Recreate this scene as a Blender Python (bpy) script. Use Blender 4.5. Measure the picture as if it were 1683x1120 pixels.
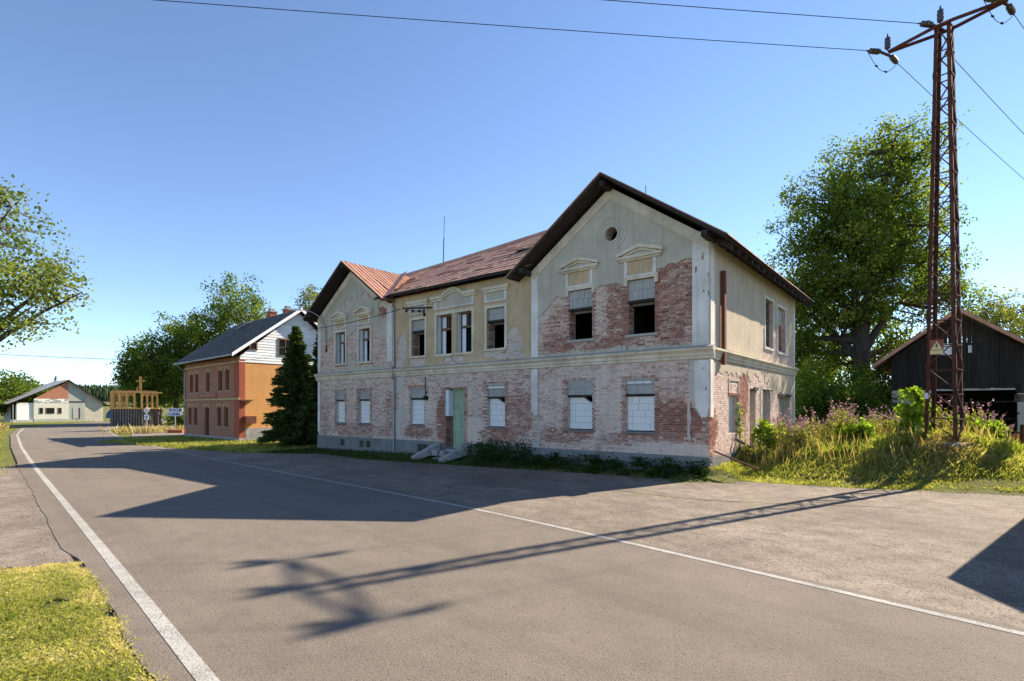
import bpy, math, random
import numpy as np
from mathutils import Vector, Matrix, noise

for o in list(bpy.data.objects): bpy.data.objects.remove(o)
S = bpy.context.scene
C = S.collection
R_ = math.radians

# ---------------------------------------------------------------- camera, sky, sun, exposure
cd = bpy.data.cameras.new('camera'); cam = bpy.data.objects.new('camera', cd); C.objects.link(cam)
cd.sensor_width = 36; cd.lens = 36*884/1683; cd.shift_y = 111/1683
cd.clip_start = .1; cd.clip_end = 6000
cam.location = (0, 0, 2.0); cam.rotation_euler = (R_(90), 0, 0)
S.camera = cam
SUN_AZ = R_(57.8)                        # clockwise from +Y
SUN_EL = R_(37.0)
w = bpy.data.worlds.new('World'); S.world = w; w.use_nodes = True
nt = w.node_tree; nt.nodes.clear()
sky = nt.nodes.new('ShaderNodeTexSky'); sky.sky_type = 'NISHITA'; sky.sun_disc = False
sky.sun_elevation = SUN_EL; sky.sun_rotation = SUN_AZ
sky.air_density = .78; sky.dust_density = .0; sky.ozone_density = 2.4; sky.altitude = 600
bg = nt.nodes.new('ShaderNodeBackground'); bg.inputs[1].default_value = .108
wo = nt.nodes.new('ShaderNodeOutputWorld')
nt.links.new(sky.outputs[0], bg.inputs[0]); nt.links.new(bg.outputs[0], wo.inputs[0])
SD = Vector((math.sin(SUN_AZ)*math.cos(SUN_EL), math.cos(SUN_AZ)*math.cos(SUN_EL), math.sin(SUN_EL)))
sl = bpy.data.lights.new('sun', 'SUN'); sl.energy = 5.0; sl.angle = R_(.53); sl.color = (1, .88, .71)
so = bpy.data.objects.new('sun', sl); C.objects.link(so)
so.rotation_euler = (-SD).to_track_quat('-Z', 'Y').to_euler(); so.location = (20, 20, 40)
S.view_settings.view_transform = 'Standard'; S.view_settings.look = 'None'
S.view_settings.gamma = 1; S.view_settings.exposure = 1.27
S.view_settings.use_curve_mapping = False
S.render.engine = 'CYCLES'
S.cycles.max_bounces = 6; S.cycles.diffuse_bounces = 3; S.cycles.transmission_bounces = 3

# ---------------------------------------------------------------- node helper
class NT:
    def __init__(s, name):
        s.m = bpy.data.materials.new(name); s.m.use_nodes = True
        s.t = s.m.node_tree; s.t.nodes.clear()
        s.out = s.t.nodes.new('ShaderNodeOutputMaterial')
        s.pos = s.n('ShaderNodeNewGeometry').outputs['Position']
    def n(s, t): return s.t.nodes.new(t)
    def put(s, sock, v):
        if isinstance(v, bpy.types.NodeSocket): s.t.links.new(v, sock)
        elif isinstance(v, (tuple, list)):
            sock.default_value = tuple(v) + (1,) if len(v) == 3 and len(sock.default_value) == 4 else v
        else: sock.default_value = v
    def scale(s, v, sc):
        k = s.n('ShaderNodeVectorMath'); k.operation = 'MULTIPLY'; s.put(k.inputs[0], v); s.put(k.inputs[1], sc); return k.outputs[0]
    def noise(s, sc, det=4, rough=.55, vec=None, stretch=None, dist=0):
        k = s.n('ShaderNodeTexNoise'); v = vec or s.pos
        if stretch: v = s.scale(v, stretch)
        s.put(k.inputs['Vector'], v); k.inputs['Scale'].default_value = sc
        k.inputs['Detail'].default_value = det; k.inputs['Roughness'].default_value = rough
        k.inputs['Distortion'].default_value = dist
        return k.outputs['Fac']
    def vor(s, sc, feat='F1', out='Distance', stretch=None):
        k = s.n('ShaderNodeTexVoronoi'); k.feature = feat; v = s.scale(s.pos, stretch) if stretch else s.pos
        s.put(k.inputs['Vector'], v); k.inputs['Scale'].default_value = sc; return k.outputs[out]
    def ramp(s, f, stops, interp='LINEAR'):
        k = s.n('ShaderNodeValToRGB'); s.put(k.inputs[0], f); e = k.color_ramp.elements; k.color_ramp.interpolation = interp
        while len(e) < len(stops): e.new(.5)
        for el, (p, c) in zip(e, stops):
            el.position = p; el.color = (c, c, c, 1) if not isinstance(c, tuple) else c + (1,)
        return k.outputs[0]
    def math(s, op, a, b=0., cl=False):
        k = s.n('ShaderNodeMath'); k.operation = op; k.use_clamp = cl; s.put(k.inputs[0], a); s.put(k.inputs[1], b); return k.outputs[0]
    def mix(s, f, a, b, mode='MIX'):
        k = s.n('ShaderNodeMix'); k.data_type = 'RGBA'; k.blend_type = mode
        s.put(k.inputs[0], f); s.put(k.inputs[6], a); s.put(k.inputs[7], b); return k.outputs[2]
    def attr(s, name='tint'):
        k = s.n('ShaderNodeAttribute'); k.attribute_name = name; q = s.n('ShaderNodeSeparateColor'); s.put(q.inputs[0], k.outputs['Color']); return q.outputs
    def rnd(s): return s.n('ShaderNodeObjectInfo').outputs['Random']
    def bump(s, h, st=.4, d=.02):
        k = s.n('ShaderNodeBump'); s.put(k.inputs['Height'], h); k.inputs['Strength'].default_value = st; k.inputs['Distance'].default_value = d; return k.outputs[0]
    def done(s, col, rough=.85, metal=0., bump=None, spec=.3, alpha=None):
        k = s.n('ShaderNodeBsdfPrincipled'); s.put(k.inputs['Base Color'], col); s.put(k.inputs['Roughness'], rough)
        k.inputs['Metallic'].default_value = metal; k.inputs['Specular IOR Level'].default_value = spec
        if bump is not None: s.put(k.inputs['Normal'], bump)
        s.t.links.new(k.outputs[0], s.out.inputs[0]); return s.m
    def leafy(s, col, tcol, f=.45):
        a = s.n('ShaderNodeBsdfDiffuse'); b = s.n('ShaderNodeBsdfTranslucent'); x = s.n('ShaderNodeMixShader')
        s.put(a.inputs[0], col); s.put(b.inputs[0], tcol); x.inputs[0].default_value = f
        s.t.links.new(a.outputs[0], x.inputs[1]); s.t.links.new(b.outputs[0], x.inputs[2]); s.t.links.new(x.outputs[0], s.out.inputs[0]); return s.m

M = {}
def simple(name, c1, c2, sc=3., rough=.85, det=5, bump=.2, metal=0., stretch=None, spec=.3):
    t = NT(name); f = t.noise(sc, det, .6, stretch=stretch)
    col = t.ramp(f, [(.3, c1), (.7, c2)])
    r = t.math('MULTIPLY_ADD', t.rnd(), .3); r.node.inputs[2].default_value = .85
    g = t.n('ShaderNodeCombineColor')
    for i in range(3): t.put(g.inputs[i], r)
    col = t.mix(1., col, g.outputs[0], 'MULTIPLY')
    M[name] = t.done(col, rough, metal, t.bump(f, bump), spec); return M[name]

def brick_mat(name, c_lo, c_mid, c_hi, wash):
    t = NT(name); a = t.attr()
    base = t.ramp(a[0], [(0, c_lo), (.5, c_mid), (1, c_hi)])
    n1 = t.noise(24, 6, .68); n2 = t.noise(1.6, 4, .6); n3 = t.noise(60, 3, .6)
    base = t.mix(t.ramp(n3, [(.35, 0.), (.75, .5)]), base, (.10, .05, .045))
    v = t.math('ADD', t.math('ADD', t.math('MULTIPLY', n1, .9), t.math('MULTIPLY', n2, .2)), t.math('SUBTRACT', a[1], .5))
    v = t.math('ADD', v, t.math('MULTIPLY', t.math('SUBTRACT', a[2], .5), .15))
    f = t.ramp(v, [(.45, 0.), (.66, .96)])
    wc = t.mix(t.ramp(n1, [(.3, 0.), (.7, 1.)]), wash, (wash[0]*.74, wash[1]*.70, wash[2]*.69))
    col = t.mix(f, base, wc)
    col = t.mix(t.ramp(t.noise(1.3, 5, .65, stretch=(2.2, 2.2, .3)), [(.52, 0.), (.76, .32)]), col, (.22, .165, .14))
    M[name] = t.done(col, .92, 0, t.bump(n1, .5, .01), .15)
brick_mat('old_brick', (.17, .066, .05), (.34, .135, .095), (.52, .25, .16), (.85, .69, .58))
t = NT('mortar'); n1 = t.noise(7, 6, .65)
M['mortar'] = t.done(t.ramp(n1, [(.3, (.36, .295, .255)), (.5, (.53, .455, .40)), (.72, (.70, .61, .55))]), .95, 0, t.bump(n1, .5), .1)

def plaster_mat(name, c, dark, pale, streak=.5):
    t = NT(name); n1 = t.noise(1.1, 6, .62); n2 = t.noise(9, 6, .65); n3 = t.noise(2.2, 5, .6, stretch=(2.5, 2.5, .22)); n4 = t.noise(45, 3, .6)
    col = t.mix(t.ramp(n1, [(.35, 0.), (.7, .75)]), c, dark)
    col = t.mix(t.ramp(n3, [(.5, 0.), (.75, streak)]), col, dark)
    col = t.mix(t.ramp(n2, [(.55, 0.), (.75, .6)]), col, pale)
    col = t.mix(t.ramp(n4, [(.3, .22), (.6, 0.)]), col, (.12, .11, .09))
    M[name] = t.done(col, .93, 0, t.bump(t.math('ADD', n2, t.math('MULTIPLY', n4, .4)), .3, .012), .12)
plaster_mat('plaster_grey', (.575, .515, .41), (.40, .36, .285), (.65, .59, .49), 0.8)
plaster_mat('plaster_ochre', (.62, .455, .275), (.42, .31, .19), (.68, .55, .38), 0.85)
plaster_mat('plaster_side', (.60, .49, .36), (.40, .33, .25), (.72, .64, .52), 0.9)
plaster_mat('plaster_white', (.84, .79, .73), (.52, .47, .41), (.88, .85, .80), 0.8)
plaster_mat('trim_cream', (.80, .70, .54), (.47, .39, .285), (.86, .79, .68), 0.8)
plaster_mat('base_coat', (.62, .54, .47), (.48, .41, .36), (.74, .67, .60))
plaster_mat('plinth_concrete', (.24, .235, .23), (.14, .14, .14), (.34, .33, .32), .8)
plaster_mat('infill_grey', (.44, .425, .40), (.32, .31, .295), (.54, .52, .49), .2)
plaster_mat('infill_white', (.86, .84, .80), (.77, .755, .72), (.89, .88, .85), .15)
plaster_mat('plaster_remnant_grey', (.42, .40, .36), (.32, .30, .27), (.50, .48, .44))
plaster_mat('house_orange', (.74, .37, .135), (.60, .28, .10), (.78, .45, .20), .5)
plaster_mat('house_cream', (.68, .66, .54), (.55, .53, .43), (.74, .72, .63), .4)
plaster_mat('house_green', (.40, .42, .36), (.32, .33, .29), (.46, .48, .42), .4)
plaster_mat('whitewash', (.50, .49, .46), (.34, .33, .31), (.60, .59, .57), .5)
simple('dark_wood', (.022, .017, .015), (.055, .042, .036), 6, .9, stretch=(1, 1, .2))
simple('barn_wood', (.012, .010, .010), (.034, .028, .026), 7, .92, stretch=(1.5, 1.5, .12))
simple('brown_wood', (.13, .075, .045), (.24, .15, .09), 12, .8, stretch=(1, 1, .3))
simple('grey_wood', (.10, .085, .07), (.22, .19, .16), 10, .9)
simple('new_timber', (.60, .26, .07), (.78, .42, .14), 8, .75, stretch=(1, 1, .3))
simple('slat_wood', (.12, .095, .08), (.24, .19, .16), 8, .9, stretch=(1, 1, .2))
simple('blue_white_paint', (.58, .64, .68), (.72, .77, .79), 5, .7)
simple('green_paint', (.30, .38, .265), (.38, .46, .33), 3, .6, stretch=(1, 1, .4))
simple('rust_sheet', (.27, .12, .08), (.43, .225, .16), 3.5, .62, det=7, bump=.15)
simple('rust_flashing', (.42, .21, .145), (.54, .30, .215), 3, .6, det=6, bump=.1)
simple('brown_sheet', (.38, .185, .125), (.58, .335, .235), 2.6, .6, det=7, bump=.15)
simple('bare_metal', (.50, .49, .48), (.68, .66, .64), 5, .5)
simple('rust_steel', (.045, .018, .012), (.13, .045, .025), 9, .85, det=6, bump=.3)
simple('rust_pipe', (.10, .03, .018), (.19, .06, .03), 9, .8)
simple('black_metal', (.012, .012, .012), (.03, .03, .03), 9, .85, spec=.1)
simple('galv_metal', (.30, .31, .31), (.45, .46, .46), 6, .45, metal=.4)
simple('insulator_brown', (.035, .022, .018), (.06, .04, .03), 8, .3, spec=.5)
simple('slate', (.036, .034, .031), (.092, .086, .08), 5, .8, det=6)
simple('metal_roof_grey', (.34, .32, .30), (.52, .49, .46), 1.2, .55, det=6)
simple('white_paint', (.80, .80, .79), (.86, .86, .85), 3, .6)
simple('red_paint', (.36, .045, .025), (.48, .08, .04), 4, .7)
simple('orange_paint', (.45, .10, .035), (.58, .16, .06), 4, .75)
simple('stone', (.22, .21, .20), (.40, .385, .36), 4, .9, bump=.5)
simple('gravel_stone', (.16, .135, .11), (.34, .29, .24), 30, .9)
simple('sign_blue', (.012, .045, .26), (.02, .06, .32), 4, .4)
simple('sign_white', (.72, .72, .74), (.80, .80, .82), 4, .4)
simple('sign_yellow', (.62, .52, .22), (.70, .62, .35), 4, .5)
simple('sign_orange', (.26, .075, .045), (.36, .11, .065), 6, .6)
simple('glass_dark', (.010, .012, .014), (.02, .022, .025), 3, .08, bump=.02, spec=.6)
simple('interior', (.035, .03, .026), (.075, .065, .055), 2, .95)
simple('bark', (.045, .036, .028), (.11, .09, .07), 9, .95, stretch=(1, 1, .25), bump=.6)
simple('blue_tarp', (.02, .07, .22), (.04, .11, .30), 3, .5)

def leaf_mat(name, c1, c2, c3, f=.42, trans=1.5):
    t = NT(name); a = t.attr(); col = t.ramp(a[0], [(0, c1), (.55, c2), (1, c3)])
    tc = t.mix(1., col, (trans, trans*1.02, trans*.42), 'MULTIPLY'); M[name] = t.leafy(col, tc, f)
leaf_mat('leaf_maple', (.045, .085, .018), (.135, .185, .04), (.34, .36, .08), .52)
leaf_mat('leaf_ash', (.10, .14, .035), (.17, .21, .055), (.30, .31, .09), .42)
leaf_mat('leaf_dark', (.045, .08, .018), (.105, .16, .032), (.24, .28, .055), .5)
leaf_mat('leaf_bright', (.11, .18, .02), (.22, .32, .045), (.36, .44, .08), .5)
leaf_mat('leaf_birch', (.10, .13, .035), (.19, .20, .06), (.30, .29, .10), .42)
leaf_mat('needles', (.04, .07, .024), (.10, .145, .045), (.27, .30, .085), .35, 1.1)
leaf_mat('far_needles', (.022, .042, .026), (.04, .065, .036), (.10, .13, .05), .1, 1.)
leaf_mat('grass_lit', (.17, .20, .045), (.35, .345, .11), (.60, .51, .27), .48)
leaf_mat('grass_tall', (.20, .26, .05), (.40, .40, .12), (.64, .55, .30), .52)
leaf_mat('grass_dry', (.32, .24, .10), (.48, .37, .17), (.62, .52, .29), .38, 1.2)
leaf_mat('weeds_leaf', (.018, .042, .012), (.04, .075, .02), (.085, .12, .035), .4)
leaf_mat('fireweed_leaf', (.15, .17, .055), (.26, .255, .09), (.42, .34, .16), .45)
t = NT('fireweed_flower'); a = t.attr(); c_ = t.ramp(a[0], [(0, (.30, .17, .18)), (.5, (.50, .25, .33)), (1, (.62, .42, .46))]); M['fireweed_flower'] = t.leafy(c_, c_, .4)

# ground materials
def asphalt(name, c1, c2, speck, sp_amt, gr=90., rough_patch=0.):
    t = NT(name); n1 = t.noise(.3, 6, .62); n2 = t.noise(2.3, 6, .65); n3 = t.noise(gr, 2, .7); n4 = t.noise(gr*2.6, 2, .6); n5 = t.noise(gr*.42, 3, .75); n6 = t.noise(.55, 5, .65, stretch=(1.4, .35, 1))
    col = t.mix(t.ramp(n1, [(.32, 0.), (.68, 1.)]), c1, c2)
    dv = []
    for q in ((.717, .697, 0.), (-.697, .717, 0.)):
        k = t.n('ShaderNodeVectorMath'); k.operation = 'DOT_PRODUCT'; t.put(k.inputs[0], t.pos); k.inputs[1].default_value = q; dv.append(k.outputs['Value'])
    cb = t.n('ShaderNodeCombineXYZ'); t.put(cb.inputs[0], dv[0]); t.put(cb.inputs[1], t.math('MULTIPLY', dv[1], .045))
    n7 = t.noise(1.15, 5, .6, vec=cb.outputs[0]); n8 = t.noise(1.1, 3, .8); 
    col = t.mix(t.ramp(n7, [(.40, .38), (.52, 0.), (.62, 0.), (.75, .3)]), col, tuple(x*.74 for x in c1))
    col = t.mix(t.ramp(n8, [(.66, 0.), (.74, .45)]), col, tuple(x*.55 for x in c1))
    col = t.mix(t.ramp(n6, [(.45, 0.), (.7, .35)]), col, tuple(x*1.22 for x in c2))
    col = t.mix(t.ramp(n2, [(.42, 0.), (.75, .4+rough_patch)]), col, tuple(x*.66 for x in c1))
    col = t.mix(t.ramp(n5, [(.28, sp_amt), (.40, 0.)]), col, speck)
    col = t.mix(t.ramp(n3, [(.33, sp_amt), (.46, 0.)]), col, speck)
    col = t.mix(t.ramp(n4, [(.56, 0.), (.70, sp_amt*.8)]), col, tuple(min(1, x*1.6) for x in c2))
    h = t.math('ADD', t.math('ADD', n3, n5), t.math('MULTIPLY', n4, .5))
    M[name] = t.done(col, .9, 0, t.bump(h, .8, .012), .2)
asphalt('asphalt', (.165, .137, .112), (.205, .171, .14), (.035, .032, .029), .8, 60.)
asphalt('old_asphalt', (.145, .118, .094), (.285, .235, .187), (.032, .029, .026), .95, 26., .5)
asphalt('road_paint', (.33, .315, .29), (.42, .40, .37), (.12, .105, .09), .9, 40., .5)
t = NT('soil_grass'); n1 = t.noise(.25, 5, .6); n2 = t.noise(4, 6, .65); n3 = t.noise(30, 4, .7)
col = t.mix(t.ramp(n2, [(.35, 0.), (.65, 1.)]), (.085, .105, .025), (.16, .16, .045))
col = t.mix(t.ramp(n1, [(.5, 0.), (.75, .6)]), col, (.21, .17, .085)); col = t.mix(t.ramp(n3, [(.3, .5), (.5, 0.)]), col, (.05, .045, .02))
M['soil_grass'] = t.done(col, .95, 0, t.bump(t.math('ADD', n2, n3), .8, .04), .1)
t = NT('far_field'); n1 = t.noise(.02, 5, .6); M['far_field'] = t.done(t.ramp(n1, [(.35, (.07, .10, .03)), (.65, (.14, .15, .05))]), .95)
t = NT('house_brick'); br = t.n('ShaderNodeTexBrick')
mp = t.n('ShaderNodeTexCoord'); sp = t.n('ShaderNodeSeparateXYZ'); t.put(sp.inputs[0], mp.outputs['Object']); cb = t.n('ShaderNodeCombineXYZ')
t.put(cb.inputs[0], t.math('ADD', sp.outputs[0], sp.outputs[1])); t.put(cb.inputs[1], sp.outputs[2]); t.put(br.inputs['Vector'], cb.outputs[0])
br.inputs['Scale'].default_value = 1; br.inputs['Brick Width'].default_value = .3; br.inputs['Row Height'].default_value = .08; br.inputs['Mortar Size'].default_value = .008
t.put(br.inputs['Color1'], (.38, .155, .085)); t.put(br.inputs['Color2'], (.44, .19, .105)); t.put(br.inputs['Mortar'], (.27, .17, .14))
n1 = t.noise(1.5, 5); col = t.mix(t.ramp(n1, [(.4, 0.), (.75, .4)]), br.outputs[0], (.27, .105, .075))
M['house_brick'] = t.done(col, .88, 0, t.bump(br.outputs['Fac'], -.3, .01), .2)
t = NT('house_brick_red'); n1 = t.noise(9, 5); M['house_brick_red'] = t.done(t.ramp(n1, [(.3, (.28, .06, .035)), (.7, (.42, .115, .065))]), .85)
t = NT('yellow_brick'); n1 = t.noise(9, 5); M['yellow_brick'] = t.done(t.ramp(n1, [(.3, (.40, .28, .12)), (.7, (.55, .42, .22))]), .85)

# ---------------------------------------------------------------- mesh helpers
class MB:
    def __init__(s): s.v = []; s.f = []; s.c = []; s.cur = (.5, .5, .5)
    def add(s, vs, fs):
        b = len(s.v); s.v += [tuple(p) for p in vs]; s.f += [tuple(b+i for i in f) for f in fs]; s.c += [s.cur]*len(vs); return s
    def box(s, x0, x1, y0, y1, z0, z1):
        return s.add([(x0,y0,z0),(x1,y0,z0),(x1,y1,z0),(x0,y1,z0),(x0,y0,z1),(x1,y0,z1),(x1,y1,z1),(x0,y1,z1)],
            [(0,3,2,1),(4,5,6,7),(0,1,5,4),(1,2,6,5),(2,3,7,6),(3,0,4,7)])
    def hexa(s, p):   # 8 points, bottom 4 then top 4
        return s.add(p, [(0,3,2,1),(4,5,6,7),(0,1,5,4),(1,2,6,5),(2,3,7,6),(3,0,4,7)])
    def prism(s, poly, d, ax='y', off=0.):
        # poly of (a,b); extruded along axis from off to off+d
        n = len(poly)
        def P(a, b, c): return {'y': (a, c, b), 'x': (c, a, b), 'z': (a, b, c)}[ax]
        vs = [P(a, b, off) for a, b in poly] + [P(a, b, off+d) for a, b in poly]
        return s.add(vs, [tuple(range(n)), tuple(range(2*n-1, n-1, -1))] + [(i, (i+1) % n, n+(i+1) % n, n+i) for i in range(n)])
    def tube(s, p0, p1, r0, r1=None, n=6, cap=True):
        r1 = r0 if r1 is None else r1; p0 = Vector(p0); p1 = Vector(p1); d = (p1-p0)
        if d.length < 1e-6: return s
        d.normalize(); u = d.orthogonal().normalized(); v = d.cross(u)
        vs = []
        for p, r in ((p0, r0), (p1, r1)):
            for i in range(n):
                a = 2*math.pi*i/n; vs.append(p + u*(r*math.cos(a)) + v*(r*math.sin(a)))
        fs = [(i, (i+1) % n, n+(i+1) % n, n+i) for i in range(n)]
        if cap: fs += [tuple(range(n-1, -1, -1)), tuple(range(n, 2*n))]
        return s.add(vs, fs)
    def path(s, pts, r0, r1=None, n=6):
        r1 = r0 if r1 is None else r1; k = len(pts)-1
        for i in range(k): s.tube(pts[i], pts[i+1], r0+(r1-r0)*i/k, r0+(r1-r0)*(i+1)/k, n, i in (0, k-1))
        return s
    def bar(s, p0, p1, w, h, up=(0, 0, 1)):
        p0 = Vector(p0); p1 = Vector(p1); d = (p1-p0).normalized(); u = d.cross(Vector(up))
        u = d.orthogonal() if u.length < 1e-5 else u
        u.normalize(); v = u.cross(d).normalized(); u = u*(w/2); v = v*(h/2)
        return s.hexa([p0-u-v, p0+u-v, p1+u-v, p1-u-v, p0-u+v, p0+u+v, p1+u+v, p1-u+v])
    def lathe(s, prof, n=10, p=(0,0,0), d=(0,0,1)):
        d = Vector(d).normalized(); u = d.orthogonal().normalized(); v = d.cross(u); p = Vector(p); vs = []
        for r, h in prof:
            for i in range(n):
                a = 2*math.pi*i/n; vs.append(p + d*h + u*(r*math.cos(a)) + v*(r*math.sin(a)))
        fs = [(k*n+i, k*n+(i+1) % n, (k+1)*n+(i+1) % n, (k+1)*n+i) for k in range(len(prof)-1) for i in range(n)]
        return s.add(vs, fs + [tuple(range(n-1, -1, -1)), tuple(range((len(prof)-1)*n, len(prof)*n))])
    def build(s, name, mat, parent=None, tint=False):
        me = bpy.data.meshes.new(name); me.from_pydata(s.v, [], s.f)
        me.materials.append(M[mat] if isinstance(mat, str) else mat)
        if tint:
            at = me.attributes.new('tint', 'FLOAT_COLOR', 'POINT')
            at.data.foreach_set('color', np.array([c+(1,) for c in s.c], dtype=np.float32).ravel())
        return link(name, me, parent)
def link(name, me, parent=None):
    o = bpy.data.objects.new(name, me); C.objects.link(o)
    if parent is not None: o.parent = parent
    return o
def np_mesh(name, V, n, tint, mat):
    """V (k*n,3): k separate n-gons"""
    me = bpy.data.meshes.new(name); k = len(V)//n
    me.vertices.add(len(V)); me.vertices.foreach_set('co', V.astype(np.float32).ravel())
    me.loops.add(len(V)); me.loops.foreach_set('vertex_index', np.arange(len(V), dtype=np.int32))
    me.polygons.add(k); me.polygons.foreach_set('loop_start', np.arange(0, len(V), n, dtype=np.int32))
    me.update(calc_edges=True)
    at = me.attributes.new('tint', 'FLOAT_COLOR', 'POINT')
    c = np.ones((len(V), 4), np.float32); c[:, 0] = np.repeat(tint, n); at.data.foreach_set('color', c.ravel())
    me.materials.append(M[mat]); return me
def tag(o, label=None, cat=None, group=None, kind=None):
    for k, v in (('label', label), ('category', cat), ('group', group), ('kind', kind)):
        if v: o[k] = v
    return o
def thing(name, label, cat, loc=(0,0,0), rz=0., group=None):
    o = bpy.data.objects.new(name, None); C.objects.link(o); o.location = loc; o.rotation_euler = (0,0,rz)
    o.empty_display_size = .3; return tag(o, label, cat, group)
def copy_tree(src, loc, rz=0., sc=1., label=None):
    c = src.copy(); C.objects.link(c); c.location = loc; c.rotation_euler = (0,0,rz); c.scale = (sc,)*3
    if label: c['label'] = label
    for ch in src.children:
        d = ch.copy(); C.objects.link(d); d.parent = c
    return c
def sm(a, b, x):
    t_ = min(1, max(0, (x-a)/(b-a))); return t_*t_*(3-2*t_)
def nz(x, y, s=0.): return noise.noise((x, y, s))
def fbm(x, y, s=0.): return nz(x, y, s) + .5*nz(x*2.1, y*2.1, s+7) + .25*nz(x*4.3, y*4.3, s+13)

# ---------------------------------------------------------------- terrain
RX, RY = 6.54, 17.86
UX, UY = .7759, -.6309; VX, VY = .6309, .7759
PYX, PYY = 14.14, 17.6
def g(x, y):
    a = (x-RX)*UX + (y-RY)*UY; b = (x-RX)*VX + (y-RY)*VY; s = -a
    zr = -.38 - .12*sm(0, 30, s)                        # road and paved bay
    zw = -.48*min(1., max(0., s/24.))                   # foot of the house front
    k = (1-sm(.12, .5+.05*max(0, s), -b))*(1-sm(24, 27, s)) if b < 0 else (1-sm(24, 27, s))
    z = zr+(zw-zr)*k*(1-sm(.2, 1.2, a))
    if a > 0:
        t_ = b-(.2+.09*a+.033*a*a)
        H_ = .38+.55*sm(.3, 3.5, a)*(1-sm(7.5, 10., a))*(1-.45*sm(6, 12, b)); z = max(z, -.38+H_*sm(0, 3., t_)) if a > .6 else z+(max(z, -.38+H_*sm(0, 3., t_))-z)*a/.6
        dx, dy = x-PYX, y-PYY; z += .5*math.exp(-(dx*dx+dy*dy)/3.2)
    r = math.hypot(x, y)
    if r > 150: z += (r-150)*.010*sm(150, 500, r)*sm(-.2, .6, -x/r)
    return z
def gp(px, py, z): d = 884*(2-z)/(py-671); return ((px-841.5)/884*d, d)
def sheet(name, xs, ys, mat, dz):
    V = [(x, y, g(x, y)+dz) for y in ys for x in xs]; nx = len(xs)
    F_ = [(j*nx+i, j*nx+i+1, (j+1)*nx+i+1, (j+1)*nx+i) for j in range(len(ys)-1) for i in range(nx-1)]
    me = bpy.data.meshes.new(name); me.from_pydata(V, [], F_); me.materials.append(M[mat])
    for p in me.polygons: p.use_smooth = True
    return tag(link(name, me), kind='structure')
ax = sorted(set([-3000, -2000, -1200, -800, -500, -350, -250, -180, -140] + list(np.arange(-110, 60, 1.)) + [60, 75, 100, 150, 250, 500, 1000, 2000, 3000]))
ay = sorted(set([-300, -100, -40, -20] + list(np.arange(-10, 110, 1.)) + [110, 130, 160, 200, 260, 350, 500, 700, 1000, 1500, 2500, 4000]))
sheet('ground', ax, ay, 'soil_grass', -.035)

def resample(pts, n):
    p = np.array(pts, float); d = np.r_[0, np.cumsum(np.linalg.norm(np.diff(p, axis=0), axis=1))]
    t_ = np.linspace(0, d[-1], n); return np.c_[np.interp(t_, d, p[:, 0]), np.interp(t_, d, p[:, 1])]
def smooth(p, k=6):
    p = p.copy()
    for _ in range(k): p[1:-1] = (p[:-2]+2*p[1:-1]+p[2:])/4
    return p
def offset(p, d):
    t_ = np.gradient(p, axis=0); t_ /= np.linalg.norm(t_, axis=1)[:, None]; return p + np.c_[-t_[:, 1], t_[:, 0]]*d
def flat(x, y): return -.38 - .12*sm(0, 30, -(x-RX)*UX - (y-RY)*UY)
def strip(name, A, B, mat, dz, nc=8, na=0., nb=0., skirt=0., gf=g):
    V = []; F_ = []; n = len(A)
    for i in range(n):
        for j in range(nc+1):
            k = j/nc; q = A[i]*(1-k) + B[i]*k
            e = (B[i]-A[i]); L = max(np.linalg.norm(e), 1e-6); e = e/L
            if j == 0 and na: q = q + e*na*fbm(q[0]*.9, q[1]*.9, 3)
            if j == nc and nb: q = q + e*nb*fbm(q[0]*.9, q[1]*.9, 5)
            V.append((q[0], q[1], gf(q[0], q[1])+dz))
    for i in range(n-1):
        for j in range(nc):
            a = i*(nc+1)+j; F_.append((a, a+1, a+nc+2, a+nc+1))
    if skirt:
        for jj in (0, nc):
            b = len(V)
            for i in range(n): x, y, z = V[i*(nc+1)+jj]; V.append((x, y, z-skirt))
            for i in range(n-1): F_.append((i*(nc+1)+jj, (i+1)*(nc+1)+jj, b+i+1, b+i))
    me = bpy.data.meshes.new(name); me.from_pydata(V, [], F_); me.materials.append(M[mat]); return tag(link(name, me), kind='structure')
NS = 420
LL = smooth(resample([(9.8, -8.1), (3.4, -1.5)]+[gp(*p) for p in ((340,1120,-.38),(225,975,-.38),(125,850,-.39),(60,770,-.43),(35,735,-.48),(28,715,-.5),(38,704.5,-.5),(90,698.6,-.5),(165,693.5,-.5))]+[(-82, 150)], NS), 8)
RL = smooth(resample([(17, -7.7), (11.2, -1.1)]+[gp(*p) for p in ((1683,1045,-.38),(1030,893,-.38),(780,838,-.39),(400,765,-.45),(270,738,-.49),(200,722,-.5),(172,706,-.5))]+[(-58, 82), (-64, 98), (-68, 150)], NS), 8)
def edge_off(d): return offset(LL, 1.)*0+LL+(offset(LL, 1.)-LL)*np.array([d+.17*sm(8.2, 9.6, p[1]) for p in LL])[:, None]
strip('road', edge_off(.31), offset(RL, -.22), 'asphalt', .012, 8, .07, .02, .05)
strip('edge_line', offset(LL, .075), offset(LL, -.075), 'road_paint', .017, 1, .006, .006)
strip('edge_line', offset(RL, .06)[:260], offset(RL, -.06)[:260], 'road_paint', .017, 1, .006, .006)
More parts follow.
